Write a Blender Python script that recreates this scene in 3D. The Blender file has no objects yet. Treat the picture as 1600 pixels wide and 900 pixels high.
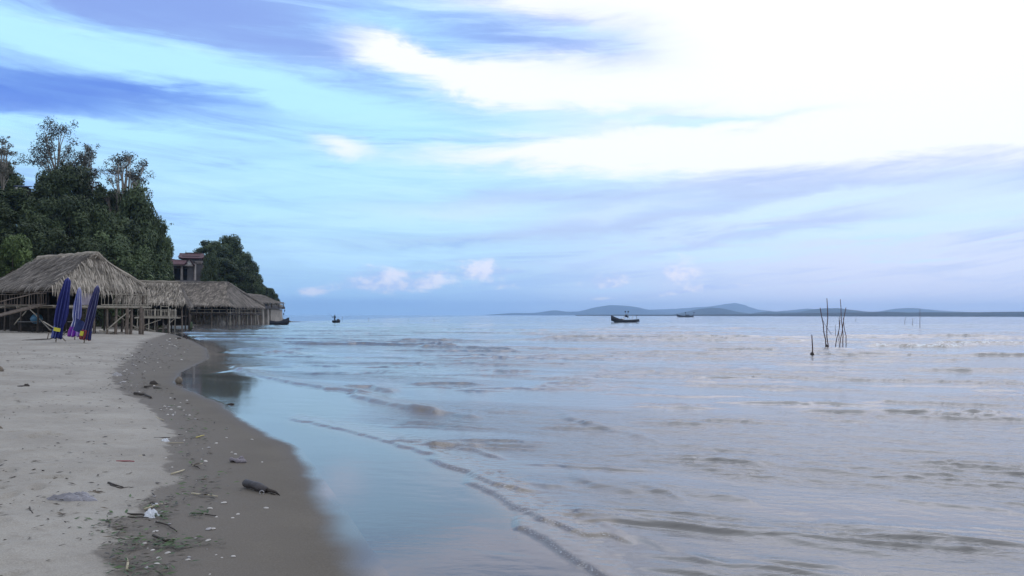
import bpy, math, random
import numpy as np
from mathutils import Vector, Matrix, Euler

random.seed(7)
rng = np.random.default_rng(7)
C = bpy.context.scene
COL = C.collection
R = math.radians
PI = math.pi

# ------------------------------------------------------------------ camera
F = 1386.0                       # focal length in photo pixels (1600 wide)
CAM_H = 1.6
cam_d = bpy.data.cameras.new('camera')
cam = bpy.data.objects.new('camera', cam_d)
COL.objects.link(cam)
cam_d.sensor_width = 36.0
cam_d.lens = F / 1600 * 36.0
cam_d.clip_start = 0.1
cam_d.clip_end = 40000
CAM_ROT = Euler((R(90 + 1.748), 0, 0)).to_matrix() @ Matrix.Rotation(R(0.12), 3, 'Z')
cam.matrix_world = Matrix.Translation((0, 0, CAM_H)) @ CAM_ROT.to_4x4()
C.camera = cam

# ------------------------------------------------------------------ sun and view
SUN_AZ, SUN_EL = 24.0, 42.0      # degrees to the right of +Y, above the horizon
sun_d = bpy.data.lights.new('sun', 'SUN')
sun = bpy.data.objects.new('sun', sun_d)
COL.objects.link(sun)
sun_d.energy = 0.55
sun_d.angle = R(55)
sun_d.color = (1.0, 0.98, 0.95)
sd = Vector((math.sin(R(SUN_AZ)) * math.cos(R(SUN_EL)), math.cos(R(SUN_AZ)) * math.cos(R(SUN_EL)), math.sin(R(SUN_EL))))
sun.rotation_euler = sd.to_track_quat('Z', 'Y').to_euler()

C.view_settings.view_transform = 'Standard'
C.view_settings.look = 'None'
C.view_settings.exposure = 0.0
C.view_settings.gamma = 1.0
C.render.engine = 'CYCLES'
C.cycles.max_bounces = 6
C.cycles.volume_bounces = 2
C.cycles.transparent_max_bounces = 8

# ------------------------------------------------------------------ node helpers
class NT:
    """Small shorthand for building node trees."""
    def __init__(s, tree):
        s.t = tree; s.n = tree.nodes; s.l = tree.links
    def node(s, kind, **kw):
        x = s.n.new(kind)
        for k, v in kw.items(): setattr(x, k, v)
        return x
    def set(s, sock, v):
        if isinstance(v, bpy.types.NodeSocket): s.l.new(v, sock)
        elif v is not None: sock.default_value = v
    def m(s, op, a, b=None, c=None, clamp=False):
        x = s.node('ShaderNodeMath', operation=op, use_clamp=clamp)
        for i, v in enumerate((a, b, c)):
            if v is not None: s.set(x.inputs[i], v)
        return x.outputs[0]
    def add(s, a, b): return s.m('ADD', a, b)
    def sub(s, a, b): return s.m('SUBTRACT', a, b)
    def mul(s, a, b): return s.m('MULTIPLY', a, b)
    def mix(s, f, a, b, blend='MIX'):
        x = s.node('ShaderNodeMix', data_type='RGBA', blend_type=blend, clamp_factor=True)
        s.set(x.inputs[0], f)
        for i, v in ((6, a), (7, b)):
            if isinstance(v, tuple) and len(v) == 3: v = v + (1.0,)
            s.set(x.inputs[i], v)
        return x.outputs[2]
    def smooth(s, v, a, b, lo=0.0, hi=1.0):
        x = s.node('ShaderNodeMapRange', interpolation_type='SMOOTHSTEP')
        s.set(x.inputs[0], v); s.set(x.inputs[1], a); s.set(x.inputs[2], b); s.set(x.inputs[3], lo); s.set(x.inputs[4], hi)
        return x.outputs[0]
    def lin(s, v, a, b, lo=0.0, hi=1.0):
        x = s.node('ShaderNodeMapRange')
        s.set(x.inputs[0], v); s.set(x.inputs[1], a); s.set(x.inputs[2], b); s.set(x.inputs[3], lo); s.set(x.inputs[4], hi)
        return x.outputs[0]
    def xyz(s, x_, y_, z_=0.0):
        x = s.node('ShaderNodeCombineXYZ')
        for i, v in enumerate((x_, y_, z_)): s.set(x.inputs[i], v)
        return x.outputs[0]
    def noise(s, vec, scale, detail=4, rough=0.55, dist=0.0):
        x = s.node('ShaderNodeTexNoise')
        if vec is not None: s.set(x.inputs['Vector'], vec)
        s.set(x.inputs['Scale'], scale); s.set(x.inputs['Detail'], detail); s.set(x.inputs['Roughness'], rough); s.set(x.inputs['Distortion'], dist)
        return x.outputs[0]
    def ramp(s, v, stops):
        x = s.node('ShaderNodeValToRGB')
        e = x.color_ramp.elements
        while len(e) > 1: e.remove(e[-1])
        e[0].position = stops[0][0]; e[0].color = (*stops[0][1], 1)
        for p, c in stops[1:]:
            k = e.new(p); k.color = (*c, 1)
        s.set(x.inputs[0], v)
        return x.outputs[0]

# ------------------------------------------------------------------ sky
def azel(px, py):
    """Sky direction (azimuth, elevation in degrees) of a point seen from the beach."""
    d = CAM_ROT @ Vector(((px - 800) / F, (450 - py) / F, -1)); d.normalize()
    return math.degrees(math.atan2(d.x, d.y)), math.degrees(math.asin(d.z))

def build_sky():
    w = bpy.data.worlds.new('World'); C.world = w; w.use_nodes = True
    w.node_tree.nodes.clear()
    q = NT(w.node_tree)
    out = q.node('ShaderNodeOutputWorld'); bg = q.node('ShaderNodeBackground')
    q.l.new(bg.outputs[0], out.inputs[0])
    STR = 0.1
    bg.inputs[1].default_value = STR
    sky = q.node('ShaderNodeTexSky', sky_type='NISHITA')
    sky.sun_disc = False; sky.sun_elevation = R(SUN_EL); sky.sun_rotation = R(SUN_AZ)
    sky.air_density = 1.0; sky.dust_density = 1.5; sky.ozone_density = 1.5
    tc = q.node('ShaderNodeTexCoord'); sp = q.node('ShaderNodeSeparateXYZ')
    q.l.new(tc.outputs['Generated'], sp.inputs[0])
    X, Y, Z = sp.outputs
    az = q.mul(q.m('ARCTAN2', X, Y), 180 / PI)
    el = q.mul(q.m('ARCSINE', Z), 180 / PI)
    # slow warp so that no cloud edge is a clean curve
    wv = q.xyz(q.mul(az, 0.045), q.mul(el, 0.13), 3.1)
    w1 = q.sub(q.noise(wv, 1.0, 5, 0.55), 0.5)
    w2 = q.sub(q.noise(q.xyz(q.mul(az, 0.06), q.mul(el, 0.16), 9.7), 1.0, 5, 0.6), 0.5)
    w3 = q.sub(q.noise(q.xyz(q.mul(az, 0.16), q.mul(el, 0.75), 4.4), 1.0, 7, 0.62, 0.6), 0.5)
    azw = q.add(az, q.mul(w1, 9.0))
    elw = q.add(el, q.add(q.mul(w2, 2.8), q.mul(w3, 2.0)))
    # streaks: bands of high cloud sagging towards the middle of the view
    a4 = q.add(az, 4.0)
    dip = q.mul(q.mul(a4, a4), 0.0022)
    es = q.sub(el, q.mul(dip, 1.0))
    st = q.noise(q.xyz(q.mul(azw, 0.035), q.mul(es, 0.36), 1.7), 1.0, 6, 0.58, 0.3)
    st2 = q.noise(q.xyz(q.mul(azw, 0.11), q.mul(es, 1.0), 5.2), 1.0, 8, 0.64, 0.6)
    stv = q.add(q.mul(st, 0.55), q.mul(st2, 0.45))

    def blob(px, py, rx, ry, slope=0.0, amp=1.0, sharp=1.0):
        """soft bank of cloud round a direction; rx, ry in photo pixels, slope = px down per px right"""
        a0, e0 = azel(px, py)
        k = math.degrees(1 / F)
        u, v = 1 / (rx * k), 1 / (ry * k)
        dx = q.m('MULTIPLY_ADD', azw, u, -a0 * u)
        dy = q.m('MULTIPLY_ADD', elw, v, -e0 * v)
        if slope: dy = q.m('MULTIPLY_ADD', dx, slope * v / u, dy)
        r2 = q.m('MULTIPLY_ADD', dy, dy, q.mul(dx, dx))
        if sharp != 1.0: r2 = q.m('POWER', r2, sharp)
        return q.m('POWER', math.exp(-1), r2), amp
    def total(*bs):
        t = 0.0
        for g, amp in bs: t = q.m('MULTIPLY_ADD', g, amp, t)
        return t

    # colours of the clear and thinly veiled air by height (before clouds)
    low = q.ramp(q.lin(el, 0, 30), [(0.0, (0.38, 0.68, 1.10)), (0.10, (0.45, 0.76, 1.08)), (0.22, (0.49, 0.82, 1.06)), (0.36, (0.47, 0.84, 1.18)), (0.55, (0.46, 0.84, 1.24)), (0.75, (0.32, 0.52, 1.0)), (1.0, (0.24, 0.40, 0.95))])
    lowr = q.ramp(q.lin(el, 0, 30), [(0.0, (0.76, 0.83, 1.14)), (0.10, (0.74, 0.83, 1.10)), (0.25, (0.62, 0.77, 1.02)), (0.5, (0.70, 0.85, 1.20)), (1.0, (1.02, 1.05, 1.3))])
    right = q.smooth(az, -8, 22)
    veil = q.mix(right, low, lowr)
    # clear part keeps the physical sky
    skyc = q.mix(1.0, sky.outputs[0], (STR, STR, STR), 'MULTIPLY')
    col = q.mix(0.88, skyc, veil)
    # streak modulation
    hi = q.smooth(stv, 0.49, 0.60); lo = q.smooth(stv, 0.51, 0.40)
    amt = q.smooth(el, 0.6, 6.0, 0.30, 1.0)
    col = q.mix(q.mul(q.mul(hi, amt), 0.72), col, (0.62, 0.95, 1.28))
    col = q.mix(q.mul(q.mul(lo, amt), 0.72), col, q.mix(right, (0.28, 0.47, 0.92), (0.48, 0.62, 0.95)))
    # violet-blue banks high on the left
    vio = total(blob(240, 5, 380, 42, 0.05), blob(360, 75, 230, 22, 0.20, 0.9), blob(560, 30, 420, 24, 0.12, 0.75), blob(505, 110, 120, 24, 0.2, 0.6), blob(720, 172, 80, 22, 0.15, 0.6),
                blob(400, 235, 150, 12, -0.06, 0.5), blob(850, 15, 200, 22, 0.1, 0.7), blob(330, 300, 160, 14, -0.1, 0.35))
    col = q.mix(q.m('MINIMUM', q.mul(vio, q.smooth(stv, 0.62, 0.42, 0.35, 1.0)), 0.88), col, (0.27, 0.40, 0.86))
    deep = total(blob(-60, 130, 330, 26, 0.07), blob(250, 148, 190, 13, 0.06, 0.8), blob(-20, 165, 150, 16, 0.05, 0.6))
    col = q.mix(q.m('MINIMUM', deep, 0.9), col, (0.10, 0.22, 0.80))
    cyan = total(blob(60, 62, 150, 22, 0.16), blob(260, 105, 240, 16, 0.16), blob(330, 215, 340, 30, -0.02, 0.7), blob(430, 300, 260, 50, -0.1, 0.5), blob(600, 50, 120, 25, 0.1, 0.7), blob(560, 160, 300, 40, 0.1, 0.7), blob(40, 190, 170, 14, 0.0, 0.7))
    col = q.mix(q.m('MINIMUM', q.mul(cyan, q.smooth(stv, 0.36, 0.54, 0.55, 1.0)), 0.9), col, (0.53, 0.93, 1.32))
    # grey-lavender bank low on the right
    lav = total(blob(1440, 250, 300, 34, -0.10, 1.2), blob(1130, 290, 230, 22, -0.17), blob(1000, 345, 330, 14, -0.10, 0.7), blob(1250, 365, 300, 9, -0.12, 0.8), blob(820, 305, 160, 16, -0.06, 0.6))
    col = q.mix(q.m('MINIMUM', q.mul(lav, q.smooth(stv, 0.30, 0.52, 0.55, 1.0)), 0.70), col, (0.52, 0.64, 0.95))
    lite = total(blob(1290, 325, 190, 15, -0.14), blob(1560, 320, 120, 22, -0.08), blob(1420, 366, 180, 9, -0.05), blob(960, 330, 120, 13, -0.1, 0.6), blob(1130, 402, 220, 9, -0.02, 0.5), blob(720, 325, 120, 14, -0.05, 0.5))
    col = q.mix(q.m('MINIMUM', lite, 0.85), col, (0.74, 0.93, 1.25))
    # the bright, burnt-out cloud before the sun and its arms
    wht = total(blob(1420, 60, 430, 150, 0.0, 2.2, 1.4), blob(1180, 120, 320, 48, 0.02, 1.6, 1.2), blob(800, 128, 250, 26, 0.10, 1.25), blob(610, 92, 90, 20, 0.22, 0.95), blob(980, 228, 300, 22, -0.02, 1.2), blob(1300, 200, 350, 40, -0.05, 1.4), blob(535, 226, 60, 18, 0.2, 0.75),
                blob(960, -6, 200, 18, 0.0, 1.2), blob(1250, -40, 400, 60, 0.0, 1.5))
    wf = q.smooth(q.add(wht, q.mul(q.sub(stv, 0.5), 1.5)), 0.10, 1.12)
    hole = total(blob(905, 62, 115, 32, 0.06, 1.1), blob(1080, 187, 130, 7, -0.02, 0.8), blob(930, 176, 160, 12, 0.02, 0.7))
    wf = q.mul(wf, q.sub(1.0, q.m('MINIMUM', hole, 0.8)))
    # glow of the sun behind the cloud, wide and soft
    sv = q.node('ShaderNodeVectorMath', operation='DOT_PRODUCT')
    q.l.new(tc.outputs['Generated'], sv.inputs[0]); sv.inputs[1].default_value = sd
    glow = q.m('POWER', q.m('MAXIMUM', sv.outputs['Value'], 0.0), 14.0)
    whitec = q.mix(glow, (1.02, 1.05, 1.30), (1.18, 1.18, 1.36))
    col = q.mix(wf, col, whitec)
    # small cumulus standing over the horizon
    cn = q.noise(q.xyz(q.mul(az, 0.55), q.mul(el, 0.85), 0.3), 1.0, 7, 0.62)
    cu = total(blob(580, 446, 75, 20), blob(478, 458, 22, 10, 0, 0.9), blob(755, 432, 70, 18, 0, 0.75), blob(945, 432, 34, 14, 0, 0.9), blob(1060, 428, 42, 26, 0, 0.8), blob(1060, 460, 105, 6, 0, 0.85), blob(930, 464, 40, 4, 0, 0.6), blob(660, 440, 30, 12, 0, 0.5))
    cf = q.smooth(q.add(cu, q.mul(q.sub(cn, 0.5), 1.6)), 0.20, 0.95)
    cf = q.mul(cf, q.smooth(cu, 0.12, 0.4))
    ccol = q.mix(q.smooth(cn, 0.38, 0.62), (0.54, 0.67, 1.0), (1.0, 0.98, 1.10))
    col = q.mix(q.mul(cf, 0.8), col, ccol)
    # behind and above the viewer: even pale cloud
    back = q.smooth(q.m('ABSOLUTE', az), 48, 80)
    top = q.smooth(el, 24, 42)
    bt = q.m('MAXIMUM', back, top)
    bcol = q.mix(q.smooth(stv, 0.38, 0.62), (0.58, 0.68, 0.86), (0.98, 1.02, 1.08))
    col = q.mix(q.mul(bt, 0.9), col, bcol)
    # below the horizon: dull
    col = q.mix(q.smooth(el, -0.3, -3.0), col, (0.25, 0.3, 0.36))
    fin = q.mix(1.0, col, (1 / STR, 1 / STR, 1 / STR), 'MULTIPLY')
    q.l.new(fin, bg.inputs[0])
    w.cycles.sampling_method = 'MANUAL'; w.cycles.sample_map_resolution = 512
build_sky()

# ------------------------------------------------------------------ placing
def ray(px, py):
    return CAM_ROT @ Vector(((px - 800) / F, (450 - py) / F, -1))
def at(px, py, Y):
    """world point seen at photo pixel (px, py) at depth Y"""
    d = ray(px, py); k = Y / d.y
    return Vector((d.x * k, Y, CAM_H + d.z * k))
def on(px, py, z=0.0):
    """world point on the level z seen at a photo pixel"""
    d = ray(px, py); k = (z - CAM_H) / d.z
    return Vector((d.x * k, d.y * k, z))

# ------------------------------------------------------------------ numpy noise
def _hash(ix, iy, seed):
    h = (ix.astype(np.int64) * 374761393 + iy.astype(np.int64) * 668265263 + seed * 982451653) & 0xFFFFFFFF
    h = ((h ^ (h >> 13)) * 1274126177) & 0xFFFFFFFF
    return ((h ^ (h >> 16)) & 0xFFFF) / 65535.0
def vnoise(x, y, seed=0):
    x = np.asarray(x, float); y = np.asarray(y, float)
    ix = np.floor(x); iy = np.floor(y); fx = x - ix; fy = y - iy
    fx = fx * fx * (3 - 2 * fx); fy = fy * fy * (3 - 2 * fy)
    a = _hash(ix, iy, seed); b = _hash(ix + 1, iy, seed); c = _hash(ix, iy + 1, seed); d = _hash(ix + 1, iy + 1, seed)
    return (a * (1 - fx) + b * fx) * (1 - fy) + (c * (1 - fx) + d * fx) * fy
def fbm(x, y, seed=0, oct=4, gain=0.5):
    t = 0; a = 1.0; s = 0
    for o in range(oct):
        t = t + a * vnoise(x * 2 ** o, y * 2 ** o, seed + o * 17); s += a; a *= gain
    return t / s
def sstep(x, a, b):
    t = np.clip((x - a) / (b - a), 0, 1); return t * t * (3 - 2 * t)

# ------------------------------------------------------------------ shoreline, from the photograph
_shore = [(1.05, 0.0)] + [tuple(on(*p)[:2]) for p in ((612, 899), (585, 860), (545, 800), (498, 735), (472, 700), (425, 678), (376, 650), (352, 630), (300, 610), (278, 598), (290, 580), (318, 567), (330, 560), (326, 545), (302, 532), (272, 522))] + [(-33, 82), (-38, 96), (-46.5, 128), (-47, 178), (-46, 200), (-70, 230), (-120, 260)]
_shore = [(6.0, -15.0), (20, -60)][::-1] + _shore
_dry = [(12, -60), (2.5, -15), (-0.9, 0.0)] + [tuple(on(*p, 0.10)[:2]) for p in ((188, 898), (163, 850), (205, 800), (258, 745), (252, 700), (268, 668), (232, 632), (185, 606), (170, 586), (196, 561), (214, 546), (222, 534))] + [(-29, 75), (-36, 84), (-42, 98), (-52, 130), (-54, 178), (-52, 200), (-76, 230), (-126, 260)]
_sx, _sy = np.array(_shore).T; _dx, _dy = np.array(_dry).T
def xshore(y): return np.interp(y, _sy, _sx)
def xdry(y): return np.interp(y, _dy, _dx)
def beach_z(x, y):
    """height of the sand; 0 at the waterline"""
    ys = np.asarray(y, float)
    d = (xshore(ys) - x) * 0.86                        # metres inland
    dp = np.maximum(d, 0); dp = dp * dp / (dp + 0.9)          # almost level at the waterline
    land = 0.34 * (1 - np.exp(-dp / 6.0)) + 0.006 * dp.clip(0, 20)
    dn = np.maximum(-d, 0); wet = np.maximum(-0.05 * dn - 0.004 * np.minimum(dn, 1), -1.2)
    return np.where(d > 0, land, wet)

# ------------------------------------------------------------------ mesh helpers
def link_mesh(name, verts, faces, mat, parent=None, smooth=False, attrs=None):
    me = bpy.data.meshes.new(name)
    me.from_pydata(verts, [], faces) if not isinstance(faces, np.ndarray) else fast_mesh(me, verts, faces)
    if attrs:
        for k, v in attrs.items():
            a = me.attributes.new(k, 'FLOAT', 'POINT' if len(v) == len(me.vertices) else 'FACE')
            a.data.foreach_set('value', np.asarray(v, np.float32))
    if smooth: me.polygons.foreach_set('use_smooth', np.ones(len(me.polygons), bool))
    if mat: me.materials.append(mat)
    me.update()
    o = bpy.data.objects.new(name, me); COL.objects.link(o)
    if parent: o.parent = parent
    return o
def fast_mesh(me, v, f):
    v = np.asarray(v, np.float32); n, k = f.shape
    me.vertices.add(len(v)); me.vertices.foreach_set('co', v.ravel())
    me.loops.add(n * k); me.loops.foreach_set('vertex_index', f.ravel().astype(np.int32))
    me.polygons.add(n); me.polygons.foreach_set('loop_start', np.arange(0, n * k, k, dtype=np.int32))
    me.update(calc_edges=True)
def grid_faces(nr, nc):
    i = np.arange(nr - 1)[:, None] * nc + np.arange(nc - 1)[None, :]
    return np.stack([i, i + 1, i + nc + 1, i + nc], -1).reshape(-1, 4)
def tag(o, label=None, cat=None, group=None, kind=None):
    if label: o['label'] = label
    if cat: o['category'] = cat
    if group: o['group'] = group
    if kind: o['kind'] = kind
    return o

# ------------------------------------------------------------------ materials
def material(name):
    m = bpy.data.materials.new(name); m.use_nodes = True
    q = NT(m.node_tree); b = m.node_tree.nodes['Principled BSDF']
    return m, q, b
def simple(name, col, rough=0.75, var=0.35, scale=6.0, spec=0.3, metal=0.0, rnd=False, bump=0.0, trans=0.0):
    """plain surface whose colour wanders with noise; rnd uses the per-face attribute too"""
    m, q, b = material(name)
    tc = q.node('ShaderNodeTexCoord')
    n = q.noise(tc.outputs['Object'], scale, 5, 0.6)
    oi = q.node('ShaderNodeObjectInfo')
    f = q.lin(n, 0.3, 0.7, 1 - var, 1 + var)
    f = q.mul(f, q.lin(oi.outputs['Random'], 0, 1, 0.88, 1.12))
    if rnd:
        a = q.node('ShaderNodeAttribute', attribute_name='rnd')
        f = q.mul(f, q.lin(a.outputs['Fac'], 0, 1, 0.45, 1.55))
    c = q.mix(1.0, (*col, 1), q.xyz(f, f, f), 'MULTIPLY')
    q.l.new(c, b.inputs['Base Color'])
    b.inputs['Roughness'].default_value = rough
    b.inputs['Specular IOR Level'].default_value = spec
    b.inputs['Metallic'].default_value = metal
    if bump:
        bn = q.node('ShaderNodeBump'); bn.inputs['Strength'].default_value = bump; bn.inputs['Distance'].default_value = 0.02
        q.l.new(q.noise(tc.outputs['Object'], scale * 5, 4), bn.inputs['Height']); q.l.new(bn.outputs[0], b.inputs['Normal'])
    return m

def mat_sand():
    m, q, b = material('sand')
    geo = q.node('ShaderNodeNewGeometry')
    wet = q.node('ShaderNodeAttribute', attribute_name='wet').outputs['Fac']
    dist = q.node('ShaderNodeAttribute', attribute_name='shore').outputs['Fac']
    P = geo.outputs['Position']
    edge = q.sub(q.noise(P, 1.1, 6, 0.62), 0.5)
    w = q.add(wet, q.mul(edge, 0.60))
    isw = q.add(q.mul(q.smooth(w, -0.02, 0.035), 0.66), q.mul(q.smooth(w, -0.30, 0.2), 0.34))
    n1 = q.noise(P, 0.55, 5, 0.6); n2 = q.noise(P, 9.0, 5, 0.65); n3 = q.noise(P, 90.0, 3, 0.6)
    dry = q.mix(q.smooth(n1, 0.35, 0.68), (0.295, 0.266, 0.230), (0.372, 0.340, 0.296))
    dry = q.mix(q.mul(q.smooth(n2, 0.54, 0.70), 0.34), dry, (0.20, 0.168, 0.138))
    n4 = q.noise(P, 26.0, 4, 0.7)
    dry = q.mix(q.mul(q.smooth(n4, 0.64, 0.74), 0.6), dry, (0.13, 0.108, 0.09))
    n5 = q.noise(P, 2.6, 6, 0.65)
    dry = q.mix(q.mul(q.smooth(n5, 0.50, 0.68), 0.30), dry, (0.235, 0.205, 0.172))
    wetc = q.mix(q.smooth(n1, 0.35, 0.65), (0.124, 0.105, 0.083), (0.150, 0.128, 0.102))
    damp = q.mix(q.smooth(w, 0.1, 0.8), (0.155, 0.134, 0.113), wetc)
    damp = q.mix(q.smooth(dist, 0.35, 0.05), damp, (0.128, 0.113, 0.103))
    c = q.mix(isw, dry, damp)
    g = q.lin(n3, 0.25, 0.75, 0.78, 1.22)
    c = q.mix(1.0, c, q.xyz(g, g, g), 'MULTIPLY')
    q.l.new(c, b.inputs['Base Color'])
    b.inputs['Roughness'].default_value = 0.85
    # a film of water thins out up the slope: mirror near the waterline, matt above
    fe = q.add(dist, q.mul(q.sub(q.noise(P, 1.6, 4, 0.55), 0.5), 0.25))
    yy = q.node('ShaderNodeSeparateXYZ'); q.l.new(P, yy.inputs[0])
    wd = q.smooth(yy.outputs[1], 6.0, 10.5, 0.62, 0.30)
    fe = q.m('DIVIDE', fe, wd)
    film = q.smooth(fe, 0.50, 0.0)
    b.inputs['Coat IOR'].default_value = 1.333
    q.l.new(film, b.inputs['Coat Weight'])
    q.l.new(q.mul(q.sub(1.0, film), 0.2), b.inputs['Specular IOR Level'])
    q.l.new(q.smooth(fe, 0.12, 0.5, 0.055, 0.18), b.inputs['Coat Roughness'])
    bp = q.node('ShaderNodeBump'); bp.inputs['Distance'].default_value = 0.012
    q.l.new(q.mul(q.sub(1.0, film), q.lin(isw, 0, 1, 0.75, 0.3)), bp.inputs['Strength'])
    q.l.new(q.add(n2, q.mul(n3, 0.35)), bp.inputs['Height']); q.l.new(bp.outputs[0], b.inputs['Normal'])
    return m
def mat_sea():
    m, q, b = material('sea_water')
    geo = q.node('ShaderNodeNewGeometry'); P = geo.outputs['Position']
    foam = q.node('ShaderNodeAttribute', attribute_name='foam').outputs['Fac']
    rip = q.node('ShaderNodeAttribute', attribute_name='ripple').outputs['Fac']
    mp = q.node('ShaderNodeMapping'); q.l.new(P, mp.inputs[0]); mp.inputs['Scale'].default_value = (0.6, 1.3, 1)
    n = q.noise(mp.outputs[0], 0.25, 4, 0.6)
    c = q.mix(q.smooth(n, 0.35, 0.65), (0.098, 0.094, 0.092), (0.116, 0.110, 0.107))
    fn = q.m('MAXIMUM', q.smooth(q.noise(P, 55.0, 5, 0.75), 0.54, 0.68), q.mul(q.smooth(foam, 0.9, 1.5), q.smooth(q.noise(P, 3.0, 4, 0.7), 0.45, 0.58)))
    ff = q.mul(q.smooth(foam, 0.15, 1.1), fn)
    b.inputs['IOR'].default_value = 1.333
    silt = q.node('ShaderNodeAttribute', attribute_name='silt').outputs['Fac']
    c = q.mix(q.mul(q.smooth(silt, 0.1, 0.9), 0.85), c, (0.185, 0.152, 0.122))
    c = q.mix(ff, c, (0.72, 0.74, 0.76))
    q.l.new(c, b.inputs['Base Color'])
    q.l.new(q.add(q.add(q.mul(rip, 0.05), q.mul(q.smooth(silt, 0.1, 0.9), 0.06)), q.add(0.05, q.mul(ff, 0.4))), b.inputs['Roughness'])
    bp = q.node('ShaderNodeBump'); bp.inputs['Distance'].default_value = 0.02
    q.l.new(q.mul(rip, 0.6), bp.inputs['Strength'])
    h = q.add(q.add(q.noise(mp.outputs[0], 7.0, 4, 0.6), q.mul(q.noise(mp.outputs[0], 1.6, 3, 0.6), 2.0)), q.mul(q.noise(mp.outputs[0], 0.35, 3, 0.6), 5.0))
    h = q.add(h, q.mul(q.noise(mp.outputs[0], 24.0, 3, 0.6), 0.5))
    q.l.new(h, bp.inputs['Height']); q.l.new(bp.outputs[0], b.inputs['Normal'])
    return m
M = {}
M['sand'] = mat_sand(); M['sea'] = mat_sea()

# ------------------------------------------------------------------ the sea
def rows_for(far, near_step, a):
    ys = list(np.arange(-40, 2.5, 1.5)); y = 2.5
    while y < far:
        ys.append(y); y += max(near_step, min(y * y / a, y * (0.0045 if y < 75 else 0.0062 if y < 110 else 0.012 if y < 170 else 0.05)))
    ys.append(far)
    return np.array(ys)
SILT = [None]
def curve_crest(H, X, Y, ys, pts, amp, wf, wb, foam=None, FO=None, seed=0, taper=0.18):
    """adds one wave crest along a polyline (x increasing); steep towards the beach"""
    px = np.array([p[0] for p in pts]); py = np.array([p[1] for p in pts])
    r0, r1 = np.searchsorted(ys, py.min() - 4 * wf - 0.3), np.searchsorted(ys, py.max() + 4 * wb + 0.3)
    if r1 <= r0: return
    x = X[r0:r1]; y = Y[r0:r1]
    yc = np.interp(x, px, py) + (fbm(x * 1.3 / max(wb, .3), x * 0 + seed, seed, 3) - 0.5) * wb * 1.2
    sl = np.interp(x, px, np.gradient(py, px))
    d = (y - yc) / np.sqrt(1 + sl * sl)
    L = px[-1] - px[0]; t = (x - px[0]) / L
    env = sstep(t, 0, taper) * sstep(1 - t, 0, taper) * ((0.50 + 0.9 * fbm(x * 0.9 / max(wb, .3) + 7, x * 0 + 3.3, seed + 5, 3)) if not foam else (0.62 + 0.7 * fbm(x * (3.2 if wb < .3 else 1.1) + 7, x * 0 + 3.3, seed + 5, 3)))
    prof = np.where(d < 0, np.exp(-(d / wf) ** 2), np.exp(-(d / wb) ** 2))
    H[r0:r1] += amp * env * prof * 1.0
    if foam and wb <= .5: H[r0:r1] += env * 0.013 * (fbm(x * 16, y * 24, seed + 3, 2) - .5) * np.exp(-((d - wb * 1.3) / (wb * 1.2)) ** 2)
    if foam:
        SILT[0][r0:r1] = np.maximum(SILT[0][r0:r1], np.minimum(1, env) * np.exp(-((d - wb * .55) / (wb * 1.5)) ** 2))
    if foam and FO is not None:
        FO[r0:r1] = np.maximum(FO[r0:r1], foam * env * np.exp(-((d + wf * 0.6) / (wf * 1.3)) ** 2))
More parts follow.
